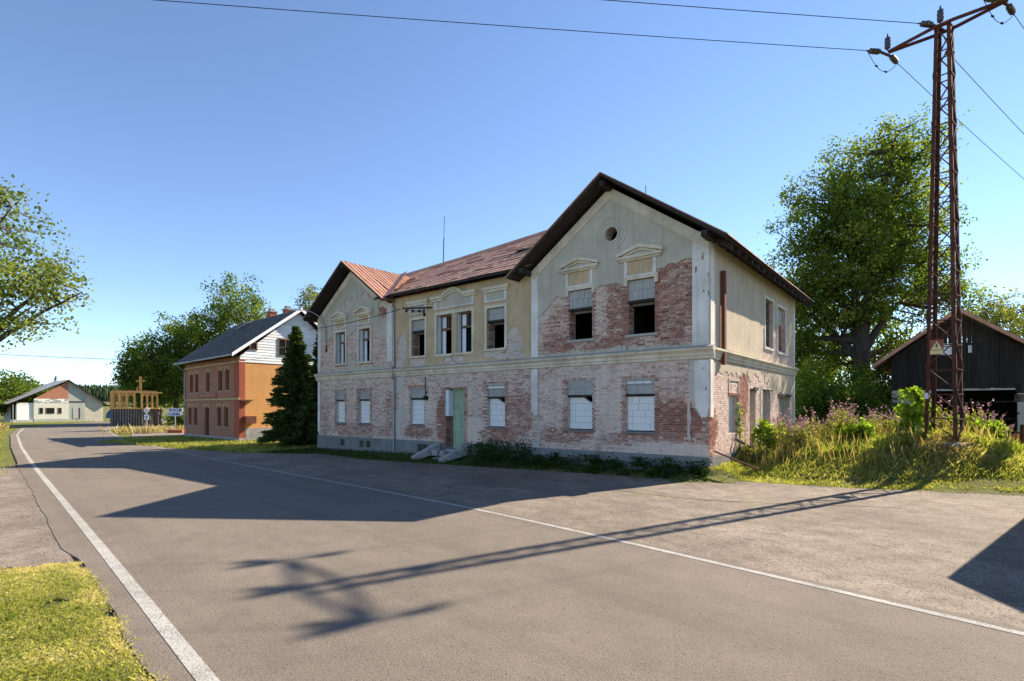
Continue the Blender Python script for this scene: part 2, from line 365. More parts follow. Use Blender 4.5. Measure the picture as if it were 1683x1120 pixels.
# old paved bay between road and houses
Q = resample([(30, 6), (19, 13.2)]+[gp(*p) for p in ((1683,812,-.38),(1540,808,-.38),(1400,803,-.38),(1200,791,-.38),(1140,791,-.38),(900,776,-.42),(760,768,-.45),(600,757,-.48),(530,748,-.5),(400,745,-.5),(270,736,-.5))], 240)
P = offset(resample([(17, -7.7), (11.2, -1.1)]+[gp(*p) for p in ((1683,1045,-.38),(1030,893,-.38),(780,838,-.39),(400,765,-.45),(270,738,-.49))], 240), -.16)
strip('paved_bay', P, Q, 'old_asphalt', .004, 30, 0, .16, .04, flat)
CR = smooth(resample([gp(*p) for p in ((1010,806,-.38),(1080,815,-.38),(1160,823,-.38),(1260,827,-.38),(1340,830,-.38),(1480,836,-.38))], 90), 2); CR[:, 1] += np.array([.10*fbm(p[0]*2.5, 2.2, 4) for p in CR]); strip('pavement_crack', offset(CR, .018), offset(CR, -.018), 'dark_wood', .008, 1, .02, .02)
A = offset(LL, .42); sel = [i for i in range(NS) if 7.9 < A[i][1] < 22.5]
B = np.array([(A[i][0]-14-.25*i*0, A[i][1]-2.0+.3*(A[i][1]-7)) for i in sel])
strip('paved_apron', A[sel], B, 'old_asphalt', .002, 12, 0, .2, .04)
strip('side_lane', resample([(-31.5, 44.5), (-41, 58), (-50, 70)], 30), resample([(-27, 58), (-33, 66), (-47, 74)], 30), 'old_asphalt', .003, 8, 0, .3, .03)

# ---------------------------------------------------------------- derelict house
house = thing('derelict_house', 'large derelict two-storey house with crumbling plaster, bare brick and twin gables', 'house', (RX, RY, 0), math.atan2(UY, UX))
RW0, LW1, LW0 = -7.35, -16.5, -23.6        # wing limits along the front
MY = .10                                   # middle section set back
SL = .70                                   # roof slope
DEP = 12.6
def fy(x): return MY if LW1 < x < RW0 else 0.
# openings: x0,x1,z0,z1
GR = [(-5.58, -4.45, 1.15, 3.08), (-3.03, -1.92, 1.15, 3.08), (-9.93, -8.9, 1.15, 3.05), (-15.2, -14.15, 1.15, 3.02), (-21.77, -20.84, 1.13, 3.0), (-19.46, -18.47, 1.13, 3.0)]
DOOR = (-12.68, -11.4, .02, 2.93)
UP = [(-5.53, -4.45, 4.68, 6.62), (-2.96, -1.9, 4.68, 6.66), (-9.93, -8.88, 4.64, 6.45), (-15.08, -14.06, 4.62, 6.45)]
UPW = [(-13.2, -12.18, 4.6, 6.5), (-11.85, -10.85, 4.6, 6.5), (-21.7, -20.73, 4.58, 6.4), (-19.42, -18.4, 4.58, 6.4)]
ALL = GR + [DOOR] + UP + UPW
OC = [(-3.61, 8.5, .26)]
def gable_top(x):
    if x >= RW0: return 10.25 - SL*abs(x+3.66)
    if x <= LW1: return 9.85 - SL*abs(x+20.05)
    return 7.76
def in_open(x, z, m=0.):
    for a, b, c, d in ALL:
        if a-m < x < b+m and c-m < z < d+m: return True
    return any((x-a)**2+(z-c)**2 < (r+m)**2 for a, c, r in OC)
def wall_cols(x0, x1, yfront, yback, ops, top, zbot, circ=()):
    br = {x0, x1}
    for a, b, c, d in ops:
        if x0 < a < x1: br.add(a)
        if x0 < b < x1: br.add(b)
    n = int((x1-x0)/1.2)+1
    for i in range(n): br.add(x0+(x1-x0)*i/n)
    for a, c, r in circ:
        if x0 < a < x1:
            for i in range(13): br.add(a-r+2*r*i/12)
    for pk in (-3.66, -20.05):
        if x0 < pk < x1: br.add(pk)
    br = sorted(br); m = MB()
    for a, b in zip(br[:-1], br[1:]):
        if b-a < 1e-4: continue
        mid = (a+b)/2; cuts = [(c, d) for p, q, c, d in ops if p-1e-6 <= a and b <= q+1e-6]
        for cx, cz, r in circ:
            if abs(mid-cx) < r: h = math.sqrt(r*r-(mid-cx)**2); cuts.append((cz-h, cz+h))
        cuts.sort(); z = zbot
        segs = []
        for c, d in cuts: segs.append((z, z, c, c)); z = d
        segs.append((z, z, top(a+1e-5), top(b-1e-5)))
        for za, zb, ta, tb in segs:
            m.hexa([(a,yfront,za),(b,yfront,zb),(b,yback,zb),(a,yback,za),(a,yfront,ta),(b,yfront,tb),(b,yback,tb),(a,yback,ta)])
    return m
wall_cols(RW0, 0, 0, .5, ALL, gable_top, -.6, OC).build('front_wall', 'mortar', house)
wall_cols(LW1, RW0, MY, .6, ALL, gable_top, -.8).build('front_wall', 'mortar', house)
wall_cols(LW0, LW1, 0, .5, ALL, gable_top, -1.2).build('front_wall', 'mortar', house)
# side wall (runs along y), remaining walls, floors: one shell part
SO = [(2.0, 3.2, 1.08, 2.46), (4.65, 5.5, .1, 2.76), (6.5, 7.85, .1, 2.8), (9.35, 11.6, .2, 2.52), (6.9, 8.25, 4.65, 6.75), (9.1, 10.55, 4.62, 6.72)]
def wall_side(x0, x1, ops):
    br = sorted({.5, DEP} | {a for a, *_ in ops} | {o[1] for o in ops}); m = MB()
    for a, b in zip(br[:-1], br[1:]):
        cuts = sorted((c, d) for p, q, c, d in ops if p-1e-6 <= a and b <= q+1e-6); z = -.6
        for c, d in cuts + [(7.66, 0)]:
            if c > z: m.box(x0, x1, a, b, z, c)
            z = d
    return m
ws = wall_side(-.5, 0, SO); ws.box(-.5, 0, 0.001, .5, -.6, 7.6); ws.build('side_wall', 'mortar', house)
m = MB(); m.box(LW0, LW0+.5, .5, DEP, -1.2, 7.5); m.box(LW0, 0, DEP-.45, DEP-.001, -1.2, 7.5)
m.prism([(RW0, 7.5), (0, 7.5), (-3.66, 10.1)], .4, 'y', DEP-.42); m.build('rear_wall', 'whitewash', house)
m = MB(); m.box(LW0+.5, -.5, .62, DEP-.45, 3.55, 3.85); m.box(LW0+.5, -.5, .62, DEP-.45, -.1, .1); m.box(LW0+.5, -.5, 4.6, 4.85, .1, 7.4)
for x in (-7.6, -16.4, -11.9, -3.7): m.box(x, x+.25, .62, 4.6, .1, 7.4)
m.box(LW0+.5, -.5, .62, DEP-.45, 7.15, 7.3); m.build('interior_partitions', 'interior', house)

# -- plaster masks (local front coordinates)
def interp(pts, x):
    if x <= pts[0][0]: return pts[0][1]
    for (a, b), (c, d) in zip(pts[:-1], pts[1:]):
        if x <= c: return b+(d-b)*(x-a)/(c-a)
    return pts[-1][1]
BR_R = [(-7.3, 5.1), (-7.1, 5.45), (-6.7, 6.0), (-6.2, 6.35), (-5.6, 6.45), (-4.4, 6.5), (-3.9, 6.62), (-3.4, 6.66), (-3.1, 6.62), (-2.95, 6.75), (-1.95, 6.85), (-1.2, 7.0), (-.5, 7.0)]
BR_L = [(-23.6, 6.0), (-22.1, 6.05), (-21.8, 6.05), (-20.7, 6.15), (-19.5, 6.3), (-18.4, 6.45), (-18.1, 6.5), (-17.8, 6.2), (-17.4, 5.7), (-17.1, 5.55), (-16.95, 4.9), (-16.5, 4.7)]
PATCH = [(-20.55, 8.0, .28, .36), (-18.75, 8.15, .48, .36), (-17.2, 7.35, .5, .65),       # left wing
         (-15.9, 5.1, .42, .72), (-14.6, 4.35, .7, .25), (-12.0, 4.28, .75, .2), (-8.35, 4.9, .5, .58), (-9.4, 4.42, .8, .18), (-8.7, 4.28, .9, .16), (-16.1, 4.4, .4, .3)]
def bare(x, z):
    """True where the upper storey has lost its plaster"""
    n = fbm(x*2.2, z*2.2, 1)*.16 + nz(x*9, z*9, 4)*.05
    if x > RW0:
        if x < -7.1 and z > 4.1: return False
        if z < 4.2+n: return False
        return z < interp(BR_R, x) + n
    if x < LW1:
        if z < interp(BR_L, x)+n*1.4 and z > 4.25 + n:
            if -20.55 < x < -19.75 and z < 4.95 + n*2: return False
            return True
    for a, b, rx, rz in PATCH:
        if ((x-a)/rx)**2 + ((z-b)/rz)**2 < 1 + n*3.2: return True
    return False
def pl_upper(x, z): return 4.08 < z < gable_top(x)-.02 and not in_open(x, z, .0) and not bare(x, z)
def rows(mask, x0, x1, z0, z1, P3, th=.022, dz=.035, dx=.03, base=.0):
    m = MB(); nzr = int((z1-z0)/dz); xs = np.arange(x0, x1+dx*.5, dx)
    for k in range(nzr):
        za = z0+k*dz; zc = za+dz/2; st = None
        for i, x in enumerate(list(xs)+[None]):
            on = x is not None and mask(x, zc)
            if on and st is None: st = x-dx/2
            if not on and st is not None:
                en = (xs[i-1] if i <= len(xs) else x1)+dx/2
                q = [P3(st,base,za),P3(en,base,za),P3(en,base+th,za),P3(st,base+th,za),P3(st,base,za+dz),P3(en,base,za+dz),P3(en,base+th,za+dz),P3(st,base+th,za+dz)]
                m.add(q, [(3,2,6,7),(0,3,7,4),(1,2,6,5),(2,3,0,1),(4,5,6,7)]); st = None
    return m
def PF(u, w_, z): return (u, fy(u)-w_, z)
def PS(u, w_, z): return (w_, u, z)
def PW(u, w_, z): return (u, -w_, z)
def PM(u, w_, z): return (u, MY-w_, z)
rows(pl_upper, RW0, 0, 4.08, 10.3, PW, .045).build('plaster_coat', 'plaster_grey', house)
rows(pl_upper, LW0, LW1, 4.08, 9.9, PW, .045).build('plaster_coat', 'plaster_grey', house)
rows(pl_upper, LW1+.02, RW0-.02, 4.08, 7.76, PM, .045).build('plaster_coat', 'plaster_ochre', house)
# pale base coat left inside some of the lost patches
def coat2(x, z):
    if not bare(x, z) or in_open(x, z): return False
    if LW1 < x < RW0: return fbm(x*1.7, z*1.7, 9) > -.28
    if x < LW1: return (fbm(x*1.5, z*1.5, 9) > .12 and z > 6.2) or (-20.6 < x < -19.6 and z > 6.0)
    return x < -6.6 and z > 5.5 and fbm(x*1.5, z*1.5, 9) > .15
for x0_, x1_ in ((LW0, LW1-.03), (LW1+.03, -13.3), (-13.2, -10.5), (-10.45, RW0-.03), (RW0+.03, -5.6)): rows(coat2, x0_, x1_, 4.08, 8.7, PF, .016).build('base_coat', 'base_coat', house)
def coat3(x, z):      # remains of plaster on the ground floor
    n = fbm(x*2, z*2, 2)*.18
    if in_open(x, z): return False
    if ((x+15.95)/.5)**2 + ((z-1.25)/.9)**2 < 1+n*2 and not ((x+15.7)/.28)**2+((z-.9)/.4)**2 < 1+n*2: return True
    if -16.25 < x < -15.65+n*.3 and 2.72+n < z < 3.6: return True
    if -.62+n*.3 < x < -.05 and z < 3.64: return z > 1.7 + 2.2*max(0, -.33-x) + n*.5 and z > 1.55
    if -.72+n*.2 < x < -.5 and .9 < z < 2.2: return True
    if -7.3 < x < -6.95+n*.3 and .4 < z < 1.75: return fbm(x*2, z, 8) > -.2
    return False
rows(coat3, LW0, 0, .36, 3.64, PF, .025).build('plaster_remnant', 'base_coat', house)
# -- bricks
SPOT = [(-1.15, 1.62, .85, .62, -.42), (-.35, 1.2, .35, .6, -.2), (-5.8, .9, 1.3, .3, -.2), (-2.4, .85, 1.5, .22, -.18), (-8.1, 1.7, .75, 1.0, -.2), (-9.4, .8, 1.0, .35, -.25), (-12.95, 1.5, .3, .95, -.5),
        (-14.6, .8, 1.0, .3, -.28), (-19.5, .75, 2.5, .35, -.17), (-23, 1.4, .6, 1.2, -.1), (-16.8, 1.6, .35, 1.2, -.15), (-1.2, 5.9, 1.2, 1.4, -.22), (-5.9, 5.1, .7, .9, -.14), (-3.4, 5.6, .45, 1.2, -.2), (-2.4, 4.4, 2., .3, -.12), (-5, 4.5, 2., .3, -.15), (-17.2, 7.5, .4, .6, -.3),
        (-14.8, 2.0, 1.3, 1.0, .12), (-4.2, 2.8, 2.5, .7, .08), (-1.2, .6, 1.5, .2, .3), (-10.9, 1.0, 1.0, .5, .12), (-3.6, 1.9, .7, .8, .06)]
def wash(x, z):
    b = .548 + (.012 if z < 4 else .012)
    for a, c, rx, rz, dv in SPOT:
        d = ((x-a)/rx)**2+((z-c)/rz)**2
        if d < 1.8: b += dv*.62*(1-sm(.5, 1.8, d))
    for a, c_, e, f_ in [o for o in ALL]:   # raw red edges round the openings
        if a-.16 < x < c_+.16 and e-.14 < z < f_+.12: b -= .13
    return b
rng = random.Random(5)
def bricks(u0, u1, z0, z1, P3, hidden, opens, washf, missing=.0, base=0., pr=.012):
    out = []; k = 0; z = z0
    while z < z1:
        L = .297 if k % 2 == 0 else .149; x = u0 - (.075 if k % 2 else 0)
        while x < u1:
            a, b = max(x, u0), min(x+L-.012, u1); x += L
            zc = z+.033; parts = [(a, b)]
            for p, q, c, d in opens:
                if c-.02 < zc < d+.02:
                    np_ = []
                    for s_, e_ in parts:
                        if e_ <= p or s_ >= q: np_.append((s_, e_))
                        else:
                            if s_ < p: np_.append((s_, p))
                            if e_ > q: np_.append((q, e_))
                    parts = np_
            for s_, e_ in parts:
                if e_-s_ < .03 or (hidden(s_, zc) and hidden(e_, zc) and hidden((s_+e_)/2, zc)): continue
                mc = (s_+e_)/2
                if rng.random() < missing: continue
                out.append((s_, e_, z, z+.066, pr+rng.uniform(-.004, .006), (min(1, max(0, rng.gauss(.5, .25))), washf(mc, zc), rng.random())))
        z += .0775; k += 1
    return out
def put_brick(m, b, P3, ins=.0):
    s_, e_, z, z1_, d, c = b; m.cur = c
    q = [P3(s_, -.01, z), P3(e_, -.01, z), P3(e_, d, z), P3(s_, d, z), P3(s_, -.01, z1_), P3(e_, -.01, z1_), P3(e_, d, z1_), P3(s_, d, z1_)]
    m.add(q, [(3,2,6,7),(0,3,7,4),(1,2,6,5),(2,3,0,1),(4,5,6,7)])
def hid_front(x, z):
    if z > 4.08: return not bare(x, z) or z > gable_top(x)-.05
    if 3.62 < z: return True
    return coat3(x, z)
opens_c = ALL
bl = []
for a, b, mi in ((RW0+.02, -.004, .002), (LW1+.01, RW0-.01, .002), (LW0+.004, LW1-.01, .006)):
    bl += bricks(a, b, .385, 3.6, PF, hid_front, opens_c, wash, mi)
    bl += bricks(a, b, 4.1, 8.8, PF, hid_front, opens_c, wash, mi*(3 if b < -16 else 1))
near = [b for b in bl if b[2] < 2.9]; near.sort(key=lambda b: (b[0]+.0)**2*1. + (b[2]-1.6)**2*.5)
near = set(id(b) for b in near[:300])
mass = MB(); indiv = []
for b in bl:
    if id(b) in near: indiv.append(b)
    else: put_brick(mass, b, PF)
# side wall: rendered above, brick below
def side_bare(u, z):
    n = fbm(u*1.6, z*1.6, 21)*.35
    if z > 4.1: return (8.2 < u < 9.2 and 4.3 < z < 5.6+n) or (u > 6.2 and z < 4.6+n*.6) or ((u-7.0)/.5)**2+((z-4.9)/.6)**2 < 1+n
    if u < .35: return z < 1.7+n
    if u < 6.2: return z < 3.25+n*.8
    if u < 8.1: return (z > 2.9 and n > -.05) or (u > 7.7 and z < 2.8)
    if u < 9.4: return z < 2.9+n
    return z < 2.75+n*.5 and n > -.12
def in_s(u, z): return any(a < u < b and c < z < d for a, b, c, d in SO)
def pl_side(u, z): return not in_s(u, z) and not side_bare(u, z) and not (3.62 < z < 4.1)
def wash_s(u, z):
    b = .6
    for a, c, rx, rz, dv in ((3.75, 2.6, .6, .9, -.26), (.4, 1.4, .45, .5, -.25), (4.2, 2.0, .4, 1.4, -.1), (.2, .9, .4, .8, -.18)):
        d = ((u-a)/rx)**2+((z-c)/rz)**2
        if d < 1.8: b += dv*(1-sm(.5, 1.8, d))
    return b
for z0, z1 in ((.385, 3.6), (4.1, 6.)):
    for b in bricks(.004, DEP, z0, z1, PS, lambda u, z: pl_side(u, z) or 3.62 < z < 4.1, SO, wash_s): put_brick(mass, b, PS)
bw = mass.build('brickwork', 'old_brick', house, True); bw['kind'] = 'stuff'
shared = {}
for b in indiv:
    s_, e_, z, z1_, d, c = b; L = round(e_-s_, 2); key = (L, rng.randrange(6), int(c[1]*10))
    if key not in shared:
        m = MB(); m.cur = c; h = L/2
        m.hexa([(-h,-.012,0),(h,-.012,0),(h,.01,0),(-h,.01,0),(-h,-.012,.066),(h,-.012,.066),(h,.01,.066),(-h,.01,.066)])
        o = m.build('brick', 'old_brick', bw, True); shared[key] = o.data
    else: o = link('brick', shared[key], bw)
    o.location = ((s_+e_)/2, fy((s_+e_)/2)+.012-d, z)
rows(pl_side, 0, DEP, .36, 7.62, PS, .03, .045, .04).build('plaster_coat', 'plaster_side', house)
# -- plinth
m = MB(); m.box(RW0, .06, -.06, .3, -.7, .36); m.build('plinth', 'plinth_concrete', house)
m = MB(); m.box(LW1, DOOR[0], MY-.06, .4, -.9, .36); m.box(DOOR[1], RW0, MY-.06, .4, -.9, .36); m.build('plinth', 'plinth_concrete', house)
m = MB(); m.box(LW0-.06, LW1, -.06, .3, -1.3, .36); m.build('plinth', 'plinth_concrete', house)
m = MB(); m.box(-.2, .06, .302, DEP, -.7, .36); m.build('plinth', 'plinth_concrete', house)
for x0 in (-21.2, -19.35, -18.75, -14.6, -14.2):      # broken basement vents
    m = MB(); w_ = .38; yy = fy(x0)-.066
    m.box(x0, x0+w_, yy, yy+.1, -.16, .2); v = m.build('basement_vent', 'black_metal', house)
    m = MB()
    for k in range(3): m.box(x0+.06+k*.12, x0+.09+k*.12, yy-.012, yy+.02, -.16+.04*(k % 2), .2)
    m.build('vent_bar', 'grey_wood', v)
# -- string course
def cornice(poly_y, x0, x1, name='cornice'):
    prof = [(0, 3.64), (.06, 3.66), (.06, 3.74), (.10, 3.78), (.10, 3.86), (.17, 3.93), (.20, 3.95), (.20, 4.02), (0, 4.09)]
    m = MB(); n = len(prof)
    vs = [(x0, poly_y-p, z) for p, z in prof]+[(x1, poly_y-p, z) for p, z in prof]
    m.add(vs, [tuple(range(n)), tuple(range(2*n-1, n-1, -1))]+[(i, (i+1) % n, n+(i+1) % n, n+i) for i in range(n)])
    c = m.build(name, 'trim_cream', house)
    k = MB(); k.hexa([(x0, poly_y-.225, 4.022), (x1, poly_y-.225, 4.022), (x1, poly_y-.002, 4.095), (x0, poly_y-.002, 4.095), (x0, poly_y-.225, 4.04), (x1, poly_y-.225, 4.04), (x1, poly_y-.002, 4.115), (x0, poly_y-.002, 4.115)])
    k.build('cornice_cap', 'infill_grey', c)
cornice(0, RW0-.12, .2); cornice(MY, LW1+.12, RW0-.125); cornice(0, LW0-.2, LW1+.115)
prof = [(0, 3.64), (.06, 3.66), (.06, 3.74), (.10, 3.78), (.10, 3.86), (.17, 3.93), (.198, 3.95), (.198, 4.02), (0, 4.09)]
MB().prism([(p, z) for p, z in prof], DEP+.2, 'y', .003).build('cornice', 'trim_cream', house)
# -- pilasters
def pilaster(x0, x1, z0, z1, rag=0., mat='plaster_white', th=.07):
    def mk(x, z): return x0 < x < x1 and z > z0 + rag*(.5+fbm(x*4, 1, x0)) and not (nz(x*7, z*3, x0) > .62)
    rows(mk, x0, x1, z0, z1, lambda u, w_, z: (u, -w_, z), th, .05, .02).build('pilaster', mat, house)
pilaster(RW0, RW0+.34, 4.1, 7.62); pilaster(RW0, RW0+.32, 1.7, 3.63, .25)
pilaster(-.55, .03, 4.1, 7.9); pilaster(-.48, .03, 1.55, 3.63, .5)
pilaster(LW1-.42, LW1, 4.3, 7.5, .2); pilaster(LW0, LW0+.3, 4.1, 7.3, .2); pilaster(LW0, LW0+.22, .4, 3.63, .2)
m = MB(); m.box(.003, .06, .0, .35, 4.1, 7.6); m.box(.003, .055, .0, .3, 1.7, 3.63); m.build('pilaster', 'plaster_white', house)
MB().box(.003, .05, DEP-.3, DEP, .4, 7.6).build('pilaster', 'plaster_white', house)
# gable bands under the verge
for pk, zt, hw in ((-3.66, 10.25, 3.69), (-20.05, 9.85, 3.55)):
    m = MB(); b = .42
    for s_ in (-1, 1):
        m.hexa([(pk, -.085, zt-b), (pk+s_*hw, -.085, zt-b-SL*hw), (pk+s_*hw, -.01, zt-b-SL*hw), (pk, -.01, zt-b), (pk, -.085, zt), (pk+s_*hw, -.085, zt-SL*hw), (pk+s_*hw, -.01, zt-SL*hw), (pk, -.01, zt)])
    m.build('gable_band', 'trim_cream', house)
# oculi
def ring(cx, cz, r0, r1, y0, y1, n=36):
    m = MB()
    for i in range(n):
        a, b = 2*math.pi*i/n, 2*math.pi*(i+1)/n
        p = [(cx+r*math.cos(t_), y, cz+r*math.sin(t_)) for y in (y0, y1) for r, t_ in ((r0, a), (r0, b), (r1, b), (r1, a))]
        m.hexa(p)
    return m
o = ring(-3.61, 8.5, .26, .34, -.07, .05).build('oculus', 'plaster_grey', house)
ring(-3.61, 8.5, .44, .47, -.06, .0).build('oculus_ring', 'plaster_grey', o); ring(-3.61, 8.5, .58, .63, -.064, .0).build('oculus_ring', 'plaster_grey', o)
o = ring(-20.05, 8.2, .2, .45, -.065, .0).build('oculus', 'plaster_grey', house); MB().lathe([(.2, 0), (.2, .012)], 20, (-20.05, -.04, 8.2), (0, -1, 0)).build('oculus_infill', 'infill_grey', o)

# -- windows
def block_fill(par, x0, x1, z0, z1, rows_, y, mat, seed, broken=False, wid=.5):
    rg = random.Random(seed); h = (z1-z0)/rows_
    for k in range(rows_):
        xs = [x0]; x = x0 + (wid*rg.uniform(.3, 1.05))
        while x < x1-.12: xs.append(x); x += wid*rg.choice((1, 1, .55, .8))
        xs.append(x1)
        for i, (a, b) in enumerate(zip(xs[:-1], xs[1:])):
            j = .005; yo = y+rg.uniform(-.008, .008); m = MB()
            if broken and k == rows_-1 and i == len(xs)-2:
                a0, b0, c0, d0 = a+j, b-j, z0+k*h+j, z0+(k+1)*h-j
                cut = min(.5, b0-a0); pts = [(a0, c0), (b0, c0), (b0, c0+.03)] + [(b0-cut*t_, c0+.03+(d0-c0-.03)*(t_**2.2)) for t_ in (.3, .55, .75, .9, .995)]
                if a0 < b0-cut-.01: pts.append((a0, d0))
                m.prism(pts, .18, 'y', yo)
            else: m.box(a+j, b-j, yo, yo+.18, z0+k*h+j, z0+(k+1)*h-j)
            m.build('infill_block', mat, par)
    MB().box(x0, x1, y+.03, y+.17, z0, z1 if not broken else z1-h).build('infill_mortar', 'infill_grey', par)
for i, (a, b, c, d) in enumerate(GR):
    y = fy((a+b)/2); m = MB()
    m.box(a-.06, b+.06, y-.05, y+.12, c-.07, c+.0); w_ = m.build('window', 'plinth_concrete', house)
    block_fill(w_, a+.01, b-.01, c+.03, c+1.27, 5, y+(.13, .1, .15, .12, .16, .11)[i], 'infill_white', 20+i, i in (0, 2, 5))
    MB().box(a-.05, b+.1, y-.0, y+.3, c+1.285, c+1.35).build('lintel', 'dark_wood', w_)
    ph = (.30, .22, .2, .05, .06, .04)[i]
    block_fill(w_, a+.01, b-.01, c+1.36, d-ph, 1 if ph > .15 else 2, y+.03+.02*(i % 3), 'infill_grey', 50+i, False, .28)
    MB().box(a+.01, b-.01, y+.015, y+.25, d-ph, d).build('infill_patch', 'plaster_remnant_grey' if ph > .1 else 'infill_grey', w_)
    if i in (1, 2):
        for q_ in range(3): MB().box(a+.06+q_*.32, a+.35+q_*.32, y+.004, y+.03, d-ph+.03, d-ph+.10).build('white_block_edge', 'infill_white', w_)
def frame(a, b, c, d, y, t_=.13, p=.075, bot=True):
    m = MB(); m.box(a-t_, b+t_, y-p, y+.04, d, d+t_); m.box(a-t_, a, y-p, y+.04, c, d); m.box(b, b+t_, y-p, y+.04, c, d)
    return m
for i, (a, b, c, d) in enumerate(UP):
    y = fy((a+b)/2); low = c if i > 1 else d-.2
    m = frame(a, b, low, d, y); w_ = m.build('window', 'trim_cream', house)
    MB().box(a-.1, b+.1, y-.10 if i > 1 else y-.03, y+.2, c-.09, c).build('sill', 'trim_cream' if i > 1 else 'infill_grey', w_)
    block_fill(w_, a+.01, b-.01, 5.92, d-.01, 2, y+.05, 'infill_grey', 80+i, False, .27)
    MB().box(a-.04, b+.02, y+.0, y+.35, 5.82, 5.91).build('lintel', 'dark_wood', w_)
    MB().box(a+.1, b-.02, y+.2, y+.3, 5.73, 5.82).build('old_head_board', 'grey_wood', w_)
    m = MB()
    for k in range(12):
        z = c+.03+k*.095; m.cur = (rng.random(), .42, rng.random()); m.box(a-.002, a+.012, y+.02+(k % 2)*.06, y+.42, z, z+.08)
    m.build('jamb_bricks', 'old_brick', w_, True)
for i, (a, b, c, d) in enumerate(UPW):
    y = fy((a+b)/2)
    if i < 2:
        m = MB(); a_, b_ = UPW[0][0], UPW[1][1]
        if i == 0:
            m.box(a_-.14, b_+.14, y-.075, y+.04, d, d+.15); m.box(a_-.14, a_, y-.075, y+.04, c, d); m.box(b_, b_+.14, y-.075, y+.04, c, d)
        else: m.box(UPW[0][1]+.02, a-.02, y-.012, y+.05, c, d)
    else: m = frame(a, b, c, d, y)
    w_ = m.build('window', 'trim_cream' if i != 1 else 'base_coat', house)
    MB().box(a-.12, b+.12, y-.10, y+.2, c-.10, c-.005).build('sill', 'trim_cream', w_)
    MB().box(a+.005, a+.03, y+.03, y+.46, c, d).build('painted_reveal', 'blue_white_paint', w_)
    m = MB(); f = .06; ym = y+.22
    m.box(a+.03, a+.03+f, ym, ym+.07, c, d); m.box(b-f, b, ym, ym+.07, c, d); m.box(a+.03, b, ym, ym+.07, d-f, d); m.box(a+.03, b, ym-.02, ym+.07, 5.78, 5.88)
    m.box((a+b)/2-.03, (a+b)/2+.03, ym+.005, ym+.065, 5.88, d); m.build('casement_frame', 'brown_wood', w_)
    MB().box(b-.36, b-.33, ym+.01, ym+.06, 5.9, d-.06).build('glazing_bar', 'brown_wood', w_)
    MB().box(a+.1, a+.33, ym+.03, ym+.05, c+.02, 5.77).build('board_panel', 'blue_white_paint', w_)
    MB().box(a+.1, a+.36, ym+.03, ym+.05, 5.9, d-.07).build('board_panel', 'blue_white_paint', w_)
# hoods: pediments on the wings, flat and arched hoods in the middle
def panel(par, a, b, z0, z1, y, mat):
    MB().box(a, b, y-.052, y, z0, z1).build('frieze_panel', mat, par)
    m = MB(); m.box(a-.12, a, y-.08, y, z0-.02, z1); m.box(b, b+.12, y-.08, y, z0-.02, z1); m.box(a-.12, b+.12, y-.095, y, z0-.06, z0-.0); m.build('frieze_frame', 'plaster_white', par)
def pediment(cx, z0, hw, rise, y, name='window_hood'):
    m = MB(); m.box(cx-hw, cx+hw, y-.2, y, z0, z0+.1); m.box(cx-hw+.06, cx+hw-.06, y-.13, y, z0-.07, z0)
    for s_ in (-1, 1):
        a = (cx+s_*(hw+.04), z0+.10); b = (cx, z0+rise)
        m.hexa([(a[0], y-.2, a[1]), (b[0], y-.2, b[1]), (b[0], y, b[1]), (a[0], y, a[1]), (a[0], y-.2, a[1]+.12), (b[0], y-.2, b[1]+.13), (b[0], y, b[1]+.13), (a[0], y, a[1]+.12)])
        m.hexa([(a[0]-s_*.25, y-.12, a[1]), (b[0], y-.12, b[1]-.1), (b[0], y-.01, b[1]-.1), (a[0]-s_*.25, y-.01, a[1]), (a[0]-s_*.25, y-.12, a[1]+.06), (b[0], y-.12, b[1]), (b[0], y-.01, b[1]), (a[0]-s_*.25, y-.01, a[1]+.06)])
    h = m.build(name, 'trim_cream', house)
    MB().prism([(cx-hw+.15, z0+.1), (cx+hw-.15, z0+.1), (cx, z0+rise-.05)], .05, 'y', y-.06).build('tympanum', 'base_coat', h); return h
for cx, z0 in ((-5.02, 7.4), (-2.45, 7.42)):
    panel(pediment(cx, z0, .86, .36, 0), cx-.5, cx+.5, z0-.6, z0-.07, 0, 'plaster_ochre')
for cx, z0 in ((-21.25, 7.15), (-18.95, 7.18)):
    panel(pediment(cx, z0, .8, .36, 0), cx-.45, cx+.45, z0-.48, z0-.07, 0, 'plaster_ochre')
for (a, b, c, d) in (UP[2], UP[3]):
    cx = (a+b)/2; m = MB(); m.box(cx-.8, cx+.8, MY-.18, MY, 7.27, 7.39); m.box(cx-.72, cx+.72, MY-.13, MY, 7.16, 7.27); h = m.build('window_hood', 'trim_cream', house)
    panel(h, cx-.52, cx+.52, 6.78, 7.16, MY, 'plaster_grey')
cx = (UPW[0][0]+UPW[1][1])/2; m = MB()
def hood_z(x):
    t_ = abs(x-cx); return 7.28 + (.30*math.cos(min(1, t_/.72)*math.pi/2)**.8 if t_ < .72 else 0)
xs = np.linspace(cx-1.5, cx+1.5, 41)
for a, b in zip(xs[:-1], xs[1:]):
    for dz0, dz1, pr in ((0, .13, .2), (-.1, -.002, .13)):
        m.hexa([(a, MY-pr, hood_z(a)+dz0), (b, MY-pr, hood_z(b)+dz0), (b, MY, hood_z(b)+dz0), (a, MY, hood_z(a)+dz0), (a, MY-pr, hood_z(a)+dz1), (b, MY-pr, hood_z(b)+dz1), (b, MY, hood_z(b)+dz1), (a, MY, hood_z(a)+dz1)])
h = m.build('window_hood', 'trim_cream', house); panel(h, cx-1.18, cx+1.18, 6.84, 7.18, MY, 'plaster_grey')
